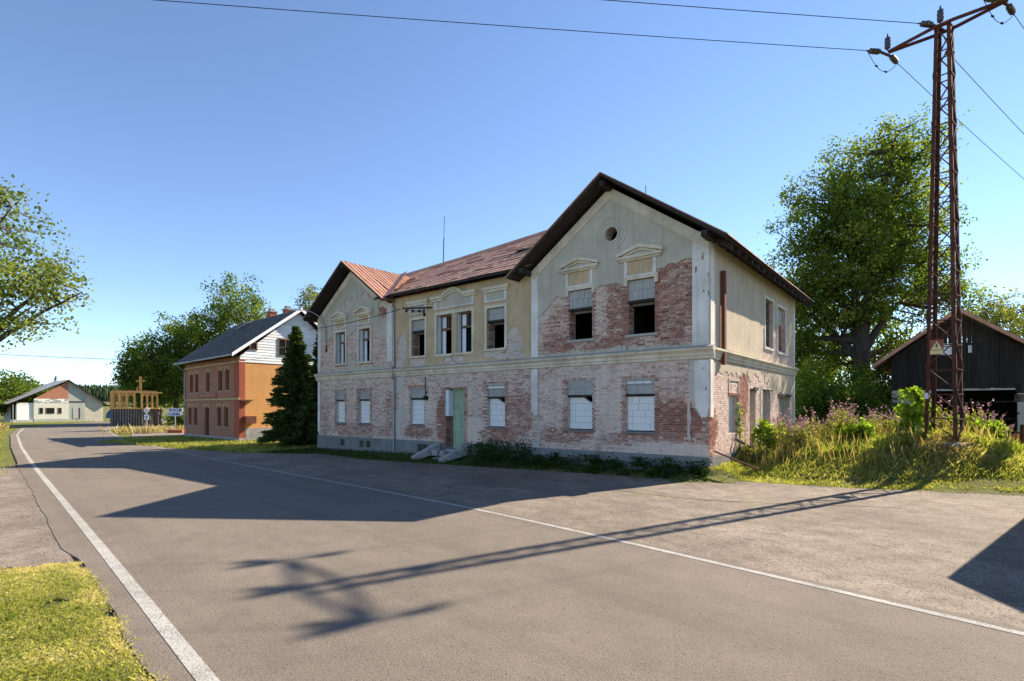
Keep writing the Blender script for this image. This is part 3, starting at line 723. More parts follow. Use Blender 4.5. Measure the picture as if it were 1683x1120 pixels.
MB().prism([(cx-.62, 7.18)]+[(cx+.62*math.cos(k), 7.16+.36*math.sin(k)) for k in np.linspace(math.pi, 0, 12)], .03, 'y', MY-.054).build('frieze_panel', 'plaster_grey', h)
# door
a, b, c, d = DOOR; y = MY+.36; m = MB()
m.box(a+.2, b, y, y+.06, 2.02, d); leaf = None
dm = MB(); dm.box(a+.2, (a+b)/2+.08, y+.005, y+.055, .05, 1.95); dm.box((a+b)/2+.10, b, y+.005, y+.055, .05, 1.95); m.box(a+.2, b, y-.02, y+.06, 1.955, 2.015)
dr = m.build('door', 'green_paint', house); dm.build('door_leaf', 'green_paint', dr)
m = MB(); m.box(a+.3, b-.02, y-.015, y, 1.02, 1.07); m.box(a+.2, a+.26, y-.02, y, .05, d); m.box(b-.05, b, y-.02, y, .05, d); m.build('door_rail', 'green_paint', dr)
for x0_, x1_ in ((a+.3, (a+b)/2+.02), ((a+b)/2+.16, b-.1)):
    for z0_, z1_ in ((.2, .92), (1.17, 1.85)):
        m = MB(); m.box(x0_, x1_, y-.008, y+.005, z0_, z0_+.05); m.box(x0_, x1_, y-.008, y+.005, z1_-.05, z1_); m.box(x0_, x0_+.05, y-.008, y+.005, z0_+.05, z1_-.05); m.box(x1_-.05, x1_, y-.008, y+.005, z0_+.05, z1_-.05); m.build('door_panel', 'green_paint', dr)
MB().bar(((a+b)/2+.15, y-.05, 1.1), ((a+b)/2+.27, y-.05, 1.1), .03, .03).build('door_handle', 'black_metal', dr)
MB().box(a+.002, a+.2, MY+.06, y+.02, 1.62, d-.05).build('painted_reveal', 'blue_white_paint', dr)
m = MB()
for k in range(19): z = .15+k*.0775; m.cur = (rng.random(), .2, rng.random()); m.box(a-.004, a+.018+.004*(k % 3), MY+.0+(k % 2)*.03, y, z, z+.066)
m.build('jamb_bricks', 'old_brick', dr, True)
# side wall fittings
m = MB(); m.box(-.25, -.2, 2.0, 3.2, 1.08, 2.46); sw = m.build('side_window', 'infill_white', house)
MB().box(-.06, .03, 1.95, 3.25, 2.46, 2.55).build('lintel', 'rust_pipe', sw); m = MB(); m.box(.0, .035, 1.98, 2.06, 2.55, 3.05); m.box(.0, .035, 3.14, 3.22, 2.55, 3.05); m.box(.0, .045, 1.95, 3.25, 3.0, 3.08); m.build('window_niche', 'plaster_side', sw)
m = MB(); m.box(-.35, -.3, 4.65, 5.5, .1, 2.76); sd = m.build('side_doorway', 'plaster_side', house); MB().box(-.3, .06, 5.2, 5.75, 2.72, 2.86).build('lintel', 'dark_wood', sd)
m = MB(); m.box(-.28, -.22, 6.5, 7.85, .1, 2.8); so_ = m.build('side_doorway', 'whitewash', house); MB().box(-.3, .05, 6.4, 7.95, 2.8, 2.9).build('lintel', 'base_coat', so_)
m = MB(); m.box(-.4, -.34, 9.35, 11.6, .2, 2.52); so_ = m.build('side_doorway', 'whitewash', house); MB().box(-.3, .06, 9.2, 11.75, 2.53, 2.66).build('lintel', 'dark_wood', so_)
for k, (a, b, c, d) in enumerate(SO[4:]):
    m = MB(); t_ = .12; m.box(.0, .05, a-t_, b+t_, d, d+t_); m.box(.0, .05, a-t_, a, c, d); m.box(.0, .05, b, b+t_, c, d); m.box(.0, .08, a-t_, b+t_, c-.1, c); w_ = m.build('side_window', 'plaster_white', house)
    if k == 0:
        m = MB(); m.box(-.2, -.14, a, a+.07, c, d); m.box(-.2, -.14, b-.07, b, c, d); m.box(-.2, -.14, a, b, 5.85, 5.95); m.box(-.19, -.15, (a+b)/2-.04, (a+b)/2+.04, c, d); m.build('casement_frame', 'brown_wood', w_)
        MB().box(-.22, -.2, a+.75, b, c, 5.85).build('board_panel', 'grey_wood', w_)
    else:
        MB().box(-.16, -.12, a, b, 5.95, d).build('infill_patch', 'infill_grey', w_); m = MB()
        for kk in range(17):
            z = c+kk*.0775
            for q in range(5): m.cur = (rng.random(), .3, rng.random()); m.box(-.2, -.15+rng.uniform(0, .01), a+q*.29, min(b, a+q*.29+.28), z, z+.066)
        m.build('infill_bricks', 'old_brick', w_, True)
MB().box(.07, .19, 1.02, 1.2, 3.5, 6.75).build('rusty_downpipe', 'rust_pipe', house)
m = MB(); m.path([(-16.42, -.02, 7.3), (-16.42, -.02, 4.2), (-16.42, -.12, 4.1), (-16.42, -.12, 3.6), (-16.42, -.02, 3.5), (-16.42, -.02, -.5)], .05, n=8); m.build('downpipe', 'galv_metal', house)
m = MB(); m.path([(-14.0, .02, 3.55), (-14.0, .04, 2.6)], .02); m.path([(-14.0, .04, 2.7), (-13.75, -.05, 2.85)], .025); m.box(-14.1, -13.85, -.03, .1, 2.4, 2.6); m.build('cable_box', 'black_metal', house)
# -- roofs
def slab(m, p, th):     # p: 4 points counter-clockwise from above, extruded downward
    m.hexa([Vector(q)-Vector((0, 0, th)) for q in p]+[Vector(q) for q in p])
ZR = 10.56; PK = -3.66; EV = 4.42
roofR = MB()
for s_ in (-1, 1):
    x1 = PK+s_*EV; z1 = ZR-SL*EV
    slab(roofR, [(PK, -.75, ZR), (x1, -.75, z1), (x1, DEP+.5, z1), (PK, DEP+.5, ZR)], .09)
roofR = roofR.build('roof', 'dark_wood', house); roofR['label'] = 'brown sheet roof of the near gable'
nn = 15
for s_ in (-1, 1):
    for k in range(nn):
        y0 = -.8+(DEP+1.35)*k/nn; y1 = -.8+(DEP+1.35)*(k+1)/nn-.012; x1 = PK+s_*(EV+.06+rng.uniform(0, .05)); m = MB(); up = .035+rng.uniform(0, .015)
        z1 = ZR-SL*abs(x1-PK)
        m.hexa([(PK, y0, ZR+.005), (x1, y0, z1+.005), (x1, y1, z1+.005), (PK, y1, ZR+.005), (PK, y0, ZR+up), (x1, y0, z1+up), (x1, y1, z1+up), (PK, y1, ZR+up)]); m.build('roof_sheet', 'brown_sheet', roofR)
for k in range(17):     # rafter tails under the side eave
    y0 = .1+k*.8; MB().hexa([(-.1, y0, 7.72-.05), (.7, y0, 7.16), (.7, y0+.12, 7.16), (-.1, y0+.12, 7.67), (-.1, y0, 7.84), (.7, y0, 7.34), (.7, y0+.12, 7.34), (-.1, y0+.12, 7.84)]).build('rafter_tail', 'dark_wood', roofR)
for s_ in (-1, 1): MB().bar((PK+s_*3.75, -.72, 7.62), (PK+s_*3.75, .2, 7.62), .2, .2).build('purlin_end', 'dark_wood', roofR)
MB().bar((PK, -.72, 10.2), (PK, .2, 10.2), .18, .2).build('purlin_end', 'dark_wood', roofR)
# left wing roof
ZL = 10.18; PL = -20.05; EL = 4.0; roofL = MB()
slab(roofL, [(PL, -.75, ZL), (PL-EL, -.75, ZL-SL*EL), (PL-EL, 6, ZL-SL*EL), (PL, 6, ZL)], .12)
slab(roofL, [(PL, -.75, ZL), (PL+2.9, -.75, ZL-SL*2.9), (PL+2.9, 6, ZL-SL*2.9), (PL, 6, ZL)], .12)
slab(roofL, [(PL+2.9, -.75, ZL-SL*2.9), (PL+3.55, -.75, ZL-SL*3.55), (PL+3.55, -.2, ZL-SL*3.55), (PL+2.9, -.2, ZL-SL*2.9)], .12)
roofL = roofL.build('roof', 'dark_wood', house); roofL['label'] = 'rusty standing seam roof of the far gable'
for px_, pz_ in ((PL-3.5, ZL-SL*3.5-.2), (PL, ZL-.3)): MB().bar((px_, -.72, pz_), (px_, .2, pz_), .18, .18).build('purlin_end', 'dark_wood', roofL)
wd = .30; k = 0; y0 = -.78
while y0 < 5.0:
    ex = 3.72; lift = 0
    if 0.35 < y0 < 1.5: ex = rng.choice((2.5, 2.8, 3.1)); lift = rng.uniform(.0, .12)
    m = MB(); y1 = y0+wd-.008; a0 = ZL+.006; e = ZL-SL*ex
    m.hexa([(PL, y0, a0), (PL+ex, y0, e+lift), (PL+ex, y1, e+lift*.5), (PL, y1, a0), (PL, y0, a0+.012), (PL+ex, y0, e+lift+.02), (PL+ex, y1, e+.02+lift*.5), (PL, y1, a0+.012)])
    m.hexa([(PL, y1-.03, a0), (PL+ex, y1-.03, e+lift*.5), (PL+ex, y1-.004, e+lift*.5), (PL, y1-.004, a0), (PL, y1-.03, a0+.05), (PL+ex, y1-.03, e+.055+lift*.5), (PL+ex, y1-.004, e+.055+lift*.5), (PL, y1-.004, a0+.05)])
    m.build('seam_sheet', 'rust_sheet', roofL)
    m = MB(); m.hexa([(PL, y0, a0), (PL-EL-.05, y0, ZL-SL*(EL+.05)), (PL-EL-.05, y1, ZL-SL*(EL+.05)), (PL, y1, a0), (PL, y0, a0+.03), (PL-EL-.05, y0, ZL-SL*(EL+.05)+.03), (PL-EL-.05, y1, ZL-SL*(EL+.05)+.03), (PL, y1, a0+.03)]); m.build('seam_sheet', 'rust_sheet', roofL)
    y0 += wd; k += 1
for k in range(5): # torn scraps by the valley
    m = MB(); x = PL+2.6+.22*k; y = .5+.22*k; z = ZL-SL*(x-PL)+.05
    m.hexa([(x, y, z), (x+.5, y-.1, z-.2), (x+.55, y+.12, z-.22), (x+.05, y+.2, z+.08*k*.3), (x, y, z+.015), (x+.5, y-.1, z-.185), (x+.55, y+.12, z-.2), (x+.05, y+.2, z+.02+.08*k*.3)])
    m.build('torn_sheet', 'bare_metal' if k % 2 else 'rust_flashing', roofL)
# main roof with sagging ridge
def rz(x): return 11.95 - .78*sm(-9, -24, x) - .05*math.sin(x*.9) if x > -30 else 11
def rz(x):
    t_ = (-x-7)/17.; return 11.95 - .8*max(0, min(1.05, t_)) - .07*math.sin(max(0, min(1, t_))*math.pi)
EY, EZ, RYD = -.42, 7.84, 6.3
def mz(x, y): return EZ + (rz(x)-EZ)*(y-EY)/(RYD-EY) - .06*math.sin(math.pi*(y-EY)/(RYD-EY))*(1+.6*math.sin(x*.6))
m = MB(); xs = np.linspace(-23.9, -7.2, 22); ys = np.linspace(EY, RYD, 8)
for a, b in zip(xs[:-1], xs[1:]):
    for c, d in zip(ys[:-1], ys[1:]):
        if b <= -16.9 and d < 2.5: continue
        slab(m, [(a, c, mz(a, c)), (b, c, mz(b, c)), (b, d, mz(b, d)), (a, d, mz(a, d))], .1)
    slab(m, [(a, RYD, rz(a)), (b, RYD, rz(b)), (b, DEP+.4, 7.6), (a, DEP+.4, 7.6)], .1)
roofM = m.build('roof', 'dark_wood', house); roofM['label'] = 'sagging brown sheet roof over the middle'
NR = 17
for k in range(NR):
    y0 = EY-.04+(RYD-EY+.04)*k/NR; y1 = y0+(RYD-EY)/NR+.03
    x = -23.8+rng.uniform(0, .8)
    while x < -7.3:
        L = rng.uniform(1.1, 1.5); x2 = min(x+L, -7.22); m = MB(); n = 3
        if not (x2 < -16.6-.9*max(0, y0-.2) and y1 < 3.4):
            x2c = x2-.012; u = .03+rng.uniform(0, .006); lift = rng.choice((0, 0, 0, 0, .01, .02))
            if k == 8 and -10.8 < x < -9.2: lift = .12
            m.hexa([(x, y0, mz(x, y0)+.002+u*.6+lift), (x2c, y0, mz(x2c, y0)+.002+u*.6+lift), (x2c, y1, mz(x2c, y1)+.003), (x, y1, mz(x, y1)+.003), (x, y0, mz(x, y0)+u+.012+lift), (x2c, y0, mz(x2c, y0)+u+.012+lift), (x2c, y1, mz(x2c, y1)+.012), (x, y1, mz(x, y1)+.012)])
            m.build('roof_sheet', 'brown_sheet', roofM)
        x = x2
        if x2 >= -7.23: break
m = MB()
for a, b in zip(xs[:-1], xs[1:]): m.tube((a, RYD, rz(a)+.05), (b, RYD, rz(b)+.05), .09, n=6)
m.build('ridge_cap', 'brown_sheet', roofM)
for (xa, ya, xb, yb, w_) in ((-10.6, 1.0, -8.7, 3.6, .05), (-11.4, .5, -10.6, 1.1, .045), (-12.0, -.3, -11.3, .5, .04), (-14.6, -.35, -13.8, .25, .04), (-16.2, -.3, -15.7, .1, .04)):
    MB().bar((xa, ya, mz(xa, ya)+.08), (xb, yb, mz(xb, yb)+.08), w_*1.6, .015).build('bare_metal_strip', 'bare_metal', roofM)
m = MB(); vb = (-16.55, -.5, 7.68); vt = (-20.1, 3.5, 10.2)
for s0, s1, dz0, dz1 in (((-.62, -.05), (.0, 0.), .10, .02), ((0., 0.), (.62, .0), .02, .10)):
    p = []
    for (bx, by, bz) in (vb, vt):
        pass
    m.hexa([(vb[0]+s0[0], vb[1]-.05, vb[2]+.06+dz0), (vb[0]+s1[0], vb[1]-.05, vb[2]+.06+dz1), (vt[0]+s1[0], vt[1], vt[2]+.06+dz1), (vt[0]+s0[0], vt[1], vt[2]+.06+dz0), (vb[0]+s0[0], vb[1]-.05, vb[2]+.075+dz0), (vb[0]+s1[0], vb[1]-.05, vb[2]+.075+dz1), (vt[0]+s1[0], vt[1], vt[2]+.075+dz1), (vt[0]+s0[0], vt[1], vt[2]+.075+dz0)])
m.build('valley_flashing', 'rust_flashing', roofM)
m = MB(); m.tube((-19.3, RYD, rz(-19.3)), (-19.25, RYD, rz(-19.3)+1.7), .03); m.tube((-19.25, RYD, rz(-19.3)+1.7), (-19.2, RYD, rz(-19.3)+3.1), .017); m.build('lightning_rod', 'black_metal', roofM)
MB().tube((-3.66, 3.0, ZR), (-3.66, 3.0, ZR+.75), .014).build('lightning_rod', 'black_metal', roofR)

# things fixed to the house
lamp = thing('street_lamp', 'grey curved street lamp on the wall of the far gable', 'street lamp', (RX+UX*-22.7, RY+UY*-22.7, 0), math.atan2(UY, UX))
MB().path([(0, -.1, 5.5), (0, -.1, 6.9)] + [(-.15-.9*(1-math.cos(k)), -.1-1.1*(1-math.cos(k)), 6.9+.95*math.sin(k)) for k in np.linspace(.1, 1.45, 8)], .035, n=8).build('lamp_arm', 'galv_metal', lamp)
e = (-.15-.9*(1-math.cos(1.45)), -.1-1.1*(1-math.cos(1.45)), 6.9+.95*math.sin(1.45))
m = MB(); m.hexa([(e[0]-.5, e[1]-.55, e[2]-.06), (e[0]-.42, e[1]-.62, e[2]-.06), (e[0]+.05, e[1]-.05, e[2]-.05), (e[0]-.05, e[1]+.05, e[2]-.05), (e[0]-.48, e[1]-.53, e[2]+.04), (e[0]-.40, e[1]-.6, e[2]+.04), (e[0]+.05, e[1]-.05, e[2]+.07), (e[0]-.05, e[1]+.05, e[2]+.07)]); m.build('lamp_head', 'white_paint', lamp)
MB().box(-.06, .06, -.1, .0, 5.35, 5.75).build('wall_bracket', 'rust_pipe', lamp)
brk = thing('cable_bracket', 'dark iron cable bracket beside the first-floor windows', 'bracket', (RX+UX*-14.0+VX*MY, RY+UY*-14.0+VY*MY, 0), math.atan2(UY, UX))
m = MB(); m.bar((.45, -.05, 6.95), (-.9, -.75, 6.95), .06, .07); m.bar((0, -.05, 6.75), (-.75, -.65, 6.9), .03, .03); m.build('bracket_arm', 'dark_wood', brk)
m = MB()
for k in range(3): m.lathe([(.02, 0), (.06, .03), (.06, .09), (.03, .12)], 8, (-.25*k-.25, -.2*k-.25, 6.76))
m.tube((-.05, -.1, 6.55), (-.05, -.1, 6.9), .05); m.build('insulators', 'black_metal', brk)
# door steps
st = thing('door_steps', 'broken stone steps and slabs below the green door', 'steps', (RX+UX*-12.0, RY+UY*-12.0, -.24), math.atan2(UY, UX))
for k in range(2): MB().box(-.62, .72, -.75+k*.27, -.45+k*.28, -.25, -.08+k*.13).build('step', 'stone', st)
for x, a in ((-1.0, -.4), (.95, -.5)):
    m = MB(); m.hexa([(x+a-.14, -1.25, -.22), (x+a+.16, -1.25, -.22), (x+.2, -.1, .12), (x-.16, -.1, .12), (x+a-.14, -1.25, -.03), (x+a+.16, -1.25, -.03), (x+.2, -.1, .55), (x-.16, -.1, .55)]); m.build('cheek_slab', 'stone', st)
rg = random.Random(3)
for k in range(7):
    x, y = rg.uniform(-.6, .6), rg.uniform(-.8, -.1); m = MB(); s_ = rg.uniform(.08, .17)
    m.hexa([(x+a*s_*rg.uniform(.8, 1.3), y+b*s_*rg.uniform(.6, 1.2), c*s_*.8+.16) for c in (-1, 1) for a, b in ((-1,-1),(1,-1),(1,1),(-1,1))]); m.build('rubble_stone', 'stone', st)
def pole(name, label, cat, p0, p1, r, mat):
    return tag(MB().tube(p0, p1, r, n=8).build(name, mat), label, cat)
def LW(x, y, z): return (RX+UX*x+VX*y, RY+UY*x+VY*y, z)
pole('leaning_pipe', 'thin rusty pipe leaning from the near corner into the grass', 'pipe', LW(.06, .35, .55), LW(1.5, .2, .05), .03, 'rust_pipe')
pole('leaning_board', 'narrow grey board sloping from the side wall into weeds', 'board', LW(.1, 2.6, .85), LW(.85, 3.5, .25), .05, 'grey_wood')

# ---------------------------------------------------------------- brick house
BX, BY = -20., 39.5; bux, buy = .74, -.673; q = math.hypot(bux, buy); bux /= q; buy /= q; bvx, bvy = -buy, bux
bh = thing('brick_house', 'red brick house with orange plastered side wall and white gable', 'house', (BX, BY, -.5), math.atan2(buy, bux))
Zb = .5   # z offset: local z = world z + .5
W = -12.05; D_ = 8.9
fw = [(-10.86, -10.1, 3.33, 4.85), (-9.5, -8.76, 3.33, 4.85), (-6.9, -6.1, 3.33, 4.87), (-4.22, -3.42, 3.35, 4.9), (-2.77, -2.03, 3.37, 4.93),
      (-11.2, -10.45, .55, 2.03), (-9.83, -9.03, .56, 2.03), (-4.44, -3.68, .57, 2.05), (-3.03, -2.22, .58, 2.07)]
fw = [(a, b, c+Zb, d+Zb) for a, b, c, d in fw]; dw = (-7.25, -6.25, .06, 2.03+Zb)
wall_cols(W, 0, 0, .4, fw+[dw], lambda x: 6.35, -.3).build('front_wall', 'house_brick', bh)
sideops = [(.73, 1.2, 6.87, 7.4), (2.85, 3.95, 6.55, 7.85)]
m = MB(); m.box(-.4, -.002, .4, D_, -.3, 5.88); m.build('side_wall', 'house_orange', bh)
m = MB(); m.prism([(0, 5.9), (D_, 5.9), (D_, 6.3), (D_/2, 10.1), (0, 6.3)], .32, 'x', -.36); m.build('gable_wall', 'white_paint', bh)
m = MB(); m.box(W, W+.4, .4, D_, -.3, 6.3); m.box(W, 0, D_-.4, D_-.001, -.3, 6.3); m.prism([(0, 6.3), (D_, 6.3), (D_/2, 10.1)], .3, 'x', W); m.build('rear_wall', 'house_orange', bh)
for k in range(20):       # weatherboards of the gable
    z0 = 5.9+k*.205; z1 = z0+.215
    def lim(z): t_ = max(0, z-6.3)/3.8*D_/2; return .004+t_, D_-t_
    (a, b), (c, d) = lim(z0), lim(z1)
    if b-a < .1 or d-c < .02: continue
    m = MB(); m.hexa([(-.038, a, z0), (.035, a, z0), (.035, b, z0), (-.038, b, z0), (-.038, c, z1), (.012, c, z1), (.012, d, z1), (-.038, d, z1)]); m.build('weatherboard', 'white_paint', bh)
for (a, b, c, d) in sideops:
    m = MB(); m.box(.0, .05, a, b, c, d); w_ = m.build('gable_window', 'glass_dark', bh); m = MB()
    for u, v in ((a-.05, a+.04), (b-.04, b+.05)): m.box(.0, .075, u, v, c-.05, d+.05)
    m.box(.0, .075, a, b, c-.05, c+.04); m.box(.0, .075, a, b, d-.04, d+.05)
    if b-a > .8:
        m.box(.0, .07, (a+b)/2-.03, (a+b)/2+.03, c, d); m.box(.0, .068, a, b, (c+d)/2-.02, (c+d)/2+.02)
    m.build('window_frame', 'brown_wood', w_)
MB().box(W-.06, .06, -.07, .3, -.4, .28).build('plinth', 'stone', bh); MB().box(-.3, .06, .302, D_, -.4, .28).build('plinth', 'stone', bh)
MB().box(-.95, .03, -.045, .35, .28, 6.1).build('corner_pilaster', 'house_brick_red', bh)
for z in (2.62+Zb, 5.37+Zb):
    MB().box(W-.03, .05, -.09, .02, z, z+.13).build('brick_band', 'yellow_brick', bh)
MB().box(-.02, .25, -.02, .9, 2.55+Zb, 2.63+Zb).build('band_return', 'brown_wood', bh)
for (a, b, c, d) in fw + [dw]:
    m = MB(); m.box(a-.03, b+.03, -.02, .1, c-.09, c) if c > .5 else None
    w_ = m.build('window' if c > .5 else 'door', 'stone', bh) if c > .5 else MB().box(a, b, .2, .26, c, d).build('door', 'dark_wood', bh)
    if c > .5:
        MB().box(a, b, .22, .25, c, d).build('pane', 'glass_dark', w_); m = MB(); m.box(a, a+.07, .16, .22, c, d); m.box(b-.07, b, .16, .22, c, d); m.box(a, b, .16, .22, d-.07, d); m.box((a+b)/2-.03, (a+b)/2+.03, .165, .215, c, d); m.box(a, b, .163, .217, c+(d-c)*.66, c+(d-c)*.7); m.build('window_frame', 'red_paint' if False else 'brown_wood', w_)
    m = MB()
    for x in (a-.08, b-.10): m.box(x, x+.2, -.035, .1, d+.02, d+.3)
    m.box((a+b)/2-.09, (a+b)/2+.09, -.03, .1, d+.12, d+.34); m.build('arch_stones', 'yellow_brick', w_)
MB().box(-3.03+.42, -2.35, .19, .21, .62+Zb, 1.5+Zb).build('curtain', 'white_paint', bh)
m = MB(); m.box(-8.5, -4.55, -.025, .0, 2.78+Zb, 3.22+Zb); nb = m.build('name_panel', 'house_brick_red', bh)
m = MB(); m.box(-8.5, -4.55, -.045, -.024, 2.78+Zb, 2.81+Zb); m.box(-8.5, -4.55, -.045, -.024, 3.19+Zb, 3.22+Zb); m.box(-8.5, -8.46, -.044, -.024, 2.81+Zb, 3.19+Zb); m.box(-4.59, -4.55, -.044, -.024, 2.81+Zb, 3.19+Zb); m.build('panel_border', 'house_brick', nb)
m = MB(); rg = random.Random(8); x = -8.1
while x < -5: wq = rg.uniform(.12, .22); m.box(x, x+wq*.35, -.032, -.024, 2.9+Zb, 3.12+Zb); m.box(x, x+wq, -.031, -.024, rg.choice((2.9, 3.0, 3.08))+Zb, rg.choice((2.94, 3.04, 3.12))+Zb) if False else m.box(x, x+wq, -.031, -.024, 3.08+Zb, 3.12+Zb); x += wq+.14
m.build('worn_lettering', 'base_coat', nb)
# roof
RZ = 10.35; ED = .72; rsl = (RZ-6.42)/(D_/2+ED); m = MB()
for s_ in (-1, 1):
    yE = D_/2+s_*(D_/2+ED); slab(m, [(W-.55, D_/2, RZ), (.55, D_/2, RZ), (.55, yE, 6.42), (W-.55, yE, 6.42)], .14)
rf = m.build('roof', 'dark_wood', bh)
m = MB(); nr = 20; rg = random.Random(2); y0 = D_/2-(D_/2+ED)
for s_ in (1, -1):
    for k in range(nr):
        t0 = k/nr; t1 = (k+1.25)/nr; ya = -ED+t0*(D_/2+ED); yb = -ED+min(1, t1)*(D_/2+ED); za = 6.42+t0*(RZ-6.42); zb = 6.42+min(1, t1)*(RZ-6.42)
        if s_ < 0: ya, yb = D_-ya, D_-yb
        x = W-.5-(k % 2)*.17
        while x < .5:
            x2 = min(x+.33, .52); j = rg.uniform(0, .012); m.cur = (rg.random(), 0, 0)
            m.hexa([(x, ya, za+.012), (x2, ya, za+.012), (x2, yb, zb+.004), (x, yb, zb+.004), (x, ya, za+.034+j), (x2, ya, za+.034+j), (x2, yb, zb+.012), (x, yb, zb+.012)]); x += .34
sh = m.build('shingles', 'slate', rf); sh['kind'] = 'stuff'
m = MB()
for x in (.58,):
    for s_ in (-1, 1):
        yE = D_/2+s_*(D_/2+ED+.02); m.hexa([(x-.04, D_/2, RZ-.2), (x, D_/2, RZ-.2), (x, yE, 6.22), (x-.04, yE, 6.22), (x-.04, D_/2, RZ+.06), (x, D_/2, RZ+.06), (x, yE, 6.48), (x-.04, yE, 6.48)])
m.build('verge_board', 'white_paint', rf)
for x, y, h in ((-7.0, 5.0, 1.1), (-4.6, 5.3, 1.0)):
    c_ = MB().box(x, x+.62, y, y+.62, RZ-.9, RZ+h*.6).build('chimney', 'house_brick_red', rf); m = MB(); m.box(x-.06, x+.68, y-.06, y+.68, RZ+h*.6, RZ+h*.6+.1); m.box(x+.1, x+.5, y+.1, y+.5, RZ+h*.6+.1, RZ+h*.6+.35); m.build('chimney_cap', 'stone', c_) if False else tag(m.build('chimney_cap', 'stone', rf))
MB().bar((-8.5, D_/2-1.5, RZ-.9), (-8.0, D_/2-.6, RZ-.25), .35, .04).build('roof_walkway', 'bare_metal', rf)
MB().tube((W-.5, -ED-.05, 6.33), (.5, -ED-.05, 6.33), .07, n=8).build('gutter', 'galv_metal', rf)
MB().path([(W+.1, -ED-.05, 6.3), (W+.1, -.1, 5.7), (W+.1, -.1, .2)], .045, n=7).build('downpipe', 'galv_metal', bh)
m = MB(); m.box(.0, .5, .25, 1.0, 1.35, 1.9); m.build('meter_box', 'rust_pipe', bh)
MB().box(.003, .04, .4, 2.9, .28, 1.0).build('repair_patch', 'stone', bh)

# ---------------------------------------------------------------- barn
BPX, BPY = 24.06, 29.0
barn = thing('black_barn', 'dark timber barn with wide open doorway and whitewashed base', 'barn', (BPX, BPY, 0), math.atan2(UY, UX))
bl0, br0, apx = -2.95, 6.0, 1.5; apx = -.13+.05
bl0, br0 = -2.95, 2.8; bl0, apx, br0 = -2.95, -.1, 2.75
br0 = 3.9; apx = .0; slb = .75
def btop(x): return 7.15 - slb*abs(x-apx)
m = MB(); m.box(bl0, -.95, 0, .4, -.4, 3.0); m.box(2.34, 2.72, 0, .4, -.4, 3.0); m.box(2.72, br0, .02, .4, -.4, 3.0); m.box(bl0, bl0+.4, .4, 10, -.4, 4.6); m.box(bl0, br0, 9.6, 10, -.4, 4.4); m.build('masonry_base', 'whitewash', barn)
MB().box(-.95, 2.36, -.02, .25, 2.94, 3.06).build('door_lintel', 'whitewash', barn)
rg = random.Random(12); x = bl0
while x < br0:
    wq = rg.uniform(.15, .22); x2 = min(x+wq, br0); m = MB(); gap = .006 if rg.random() > .12 else .02
    z0 = 3.07+rg.uniform(-.06, .02); segs = [(z0, None)]
    if -.78 < (x+x2)/2 < -.22: segs = [(z0, 4.9), (5.5, None)]
    if .42 < (x+x2)/2 < .62: segs = [(z0, 4.95), (5.35, None)]
    for za, zb in segs:
        ta, tb = (zb, zb) if zb else (btop(x)-.12, btop(x2)-.12); yo = rg.uniform(0, .012)
        m.hexa([(x, -.03-yo, za), (x2-gap, -.03-yo, za), (x2-gap, .0-yo, za), (x, .0-yo, za), (x, -.03-yo, ta), (x2-gap, -.03-yo, tb), (x2-gap, .0-yo, tb), (x, .0-yo, ta)])
    m.build('plank', 'barn_wood', barn); x = x2
for (a, b, c, d) in ((-.78, -.22, 4.9, 5.5), (.42, .62, 4.95, 5.35)):
    w_ = MB().box(a, b, .02, .04, c, d).build('window_pane', 'blue_white_paint', barn); m = MB()
    for k in range(4): m.box(a+(b-a)*k/3-.012, a+(b-a)*k/3+.012, .0, .02, c, d)
    m.build('glazing_bar', 'white_paint', w_)
MB().box(bl0+.002, bl0+.03, .0, 10, 2.9, btop(bl0)).build('side_boarding', 'barn_wood', barn)
m = MB(); m.box(br0-.03, br0, .4, 10, -.4, 4.3); m.box(bl0+.4, br0, 5.5, 5.6, 0, 6.0); m.box(bl0+.4, br0, .5, 9.6, 3.2, 3.3); m.build('inner_walls', 'barn_wood', barn)
m = MB()
for s_, L in ((-1, 3.8), (1, 4.4)):
    slab(m, [(apx, -.7, 7.3), (apx+s_*L, -.7, 7.3-slb*L), (apx+s_*L, 10.5, 7.3-slb*L), (apx, 10.5, 7.3)], .1)
rb = m.build('roof', 'brown_sheet', barn); m = MB()
for s_, L in ((-1, 3.82), (1, 4.42)):
    m.hexa([(apx, -.74, 7.12), (apx+s_*L, -.74, 7.12-slb*L), (apx+s_*L, -.7, 7.12-slb*L), (apx, -.7, 7.12), (apx, -.74, 7.34), (apx+s_*L, -.74, 7.34-slb*L), (apx+s_*L, -.7, 7.34-slb*L), (apx, -.7, 7.34)])
m.build('verge_board', 'brown_sheet', rb)
m = MB(); m.box(-.9, 2.3, .5, .56, .3, 2.9)
for z in (.75, 1.4, 2.3): MB().bar((-.9, .45, z), (2.3, .45, z+.04), .04, .06).build('inner_rail', 'dark_wood', barn)
for z in (.7, 1.7, 2.5): MB().box(2.3, 2.42, -.06, -.002, z, z+.08).build('hinge_pin', 'black_metal', barn)
tag(MB().hexa([Vector(LW(0,0,0))+Vector(p)*0 for p in range(0)] or [(BPX+UX*x+VX*y, BPY+UY*x+VY*y, z) for z in (-.1, .68) for x, y in ((1.0,-.35),(3.8,-.35),(3.8,-.2),(1.0,-.2))]).build('red_board_panel', 'orange_paint'), 'low orange-red board panel in front of the barn doorway', 'panel')
tag(MB().hexa([(BPX+UX*x+VX*y, BPY+UY*x+VY*y, z) for z in (-.4, 2.2) for x, y in ((-3.9,1.2),(-2.98,1.2),(-2.98,1.5),(-3.9,1.5))]).build('yard_wall', 'whitewash'), 'low pale masonry wall joining the barn on its shaded side', 'wall')
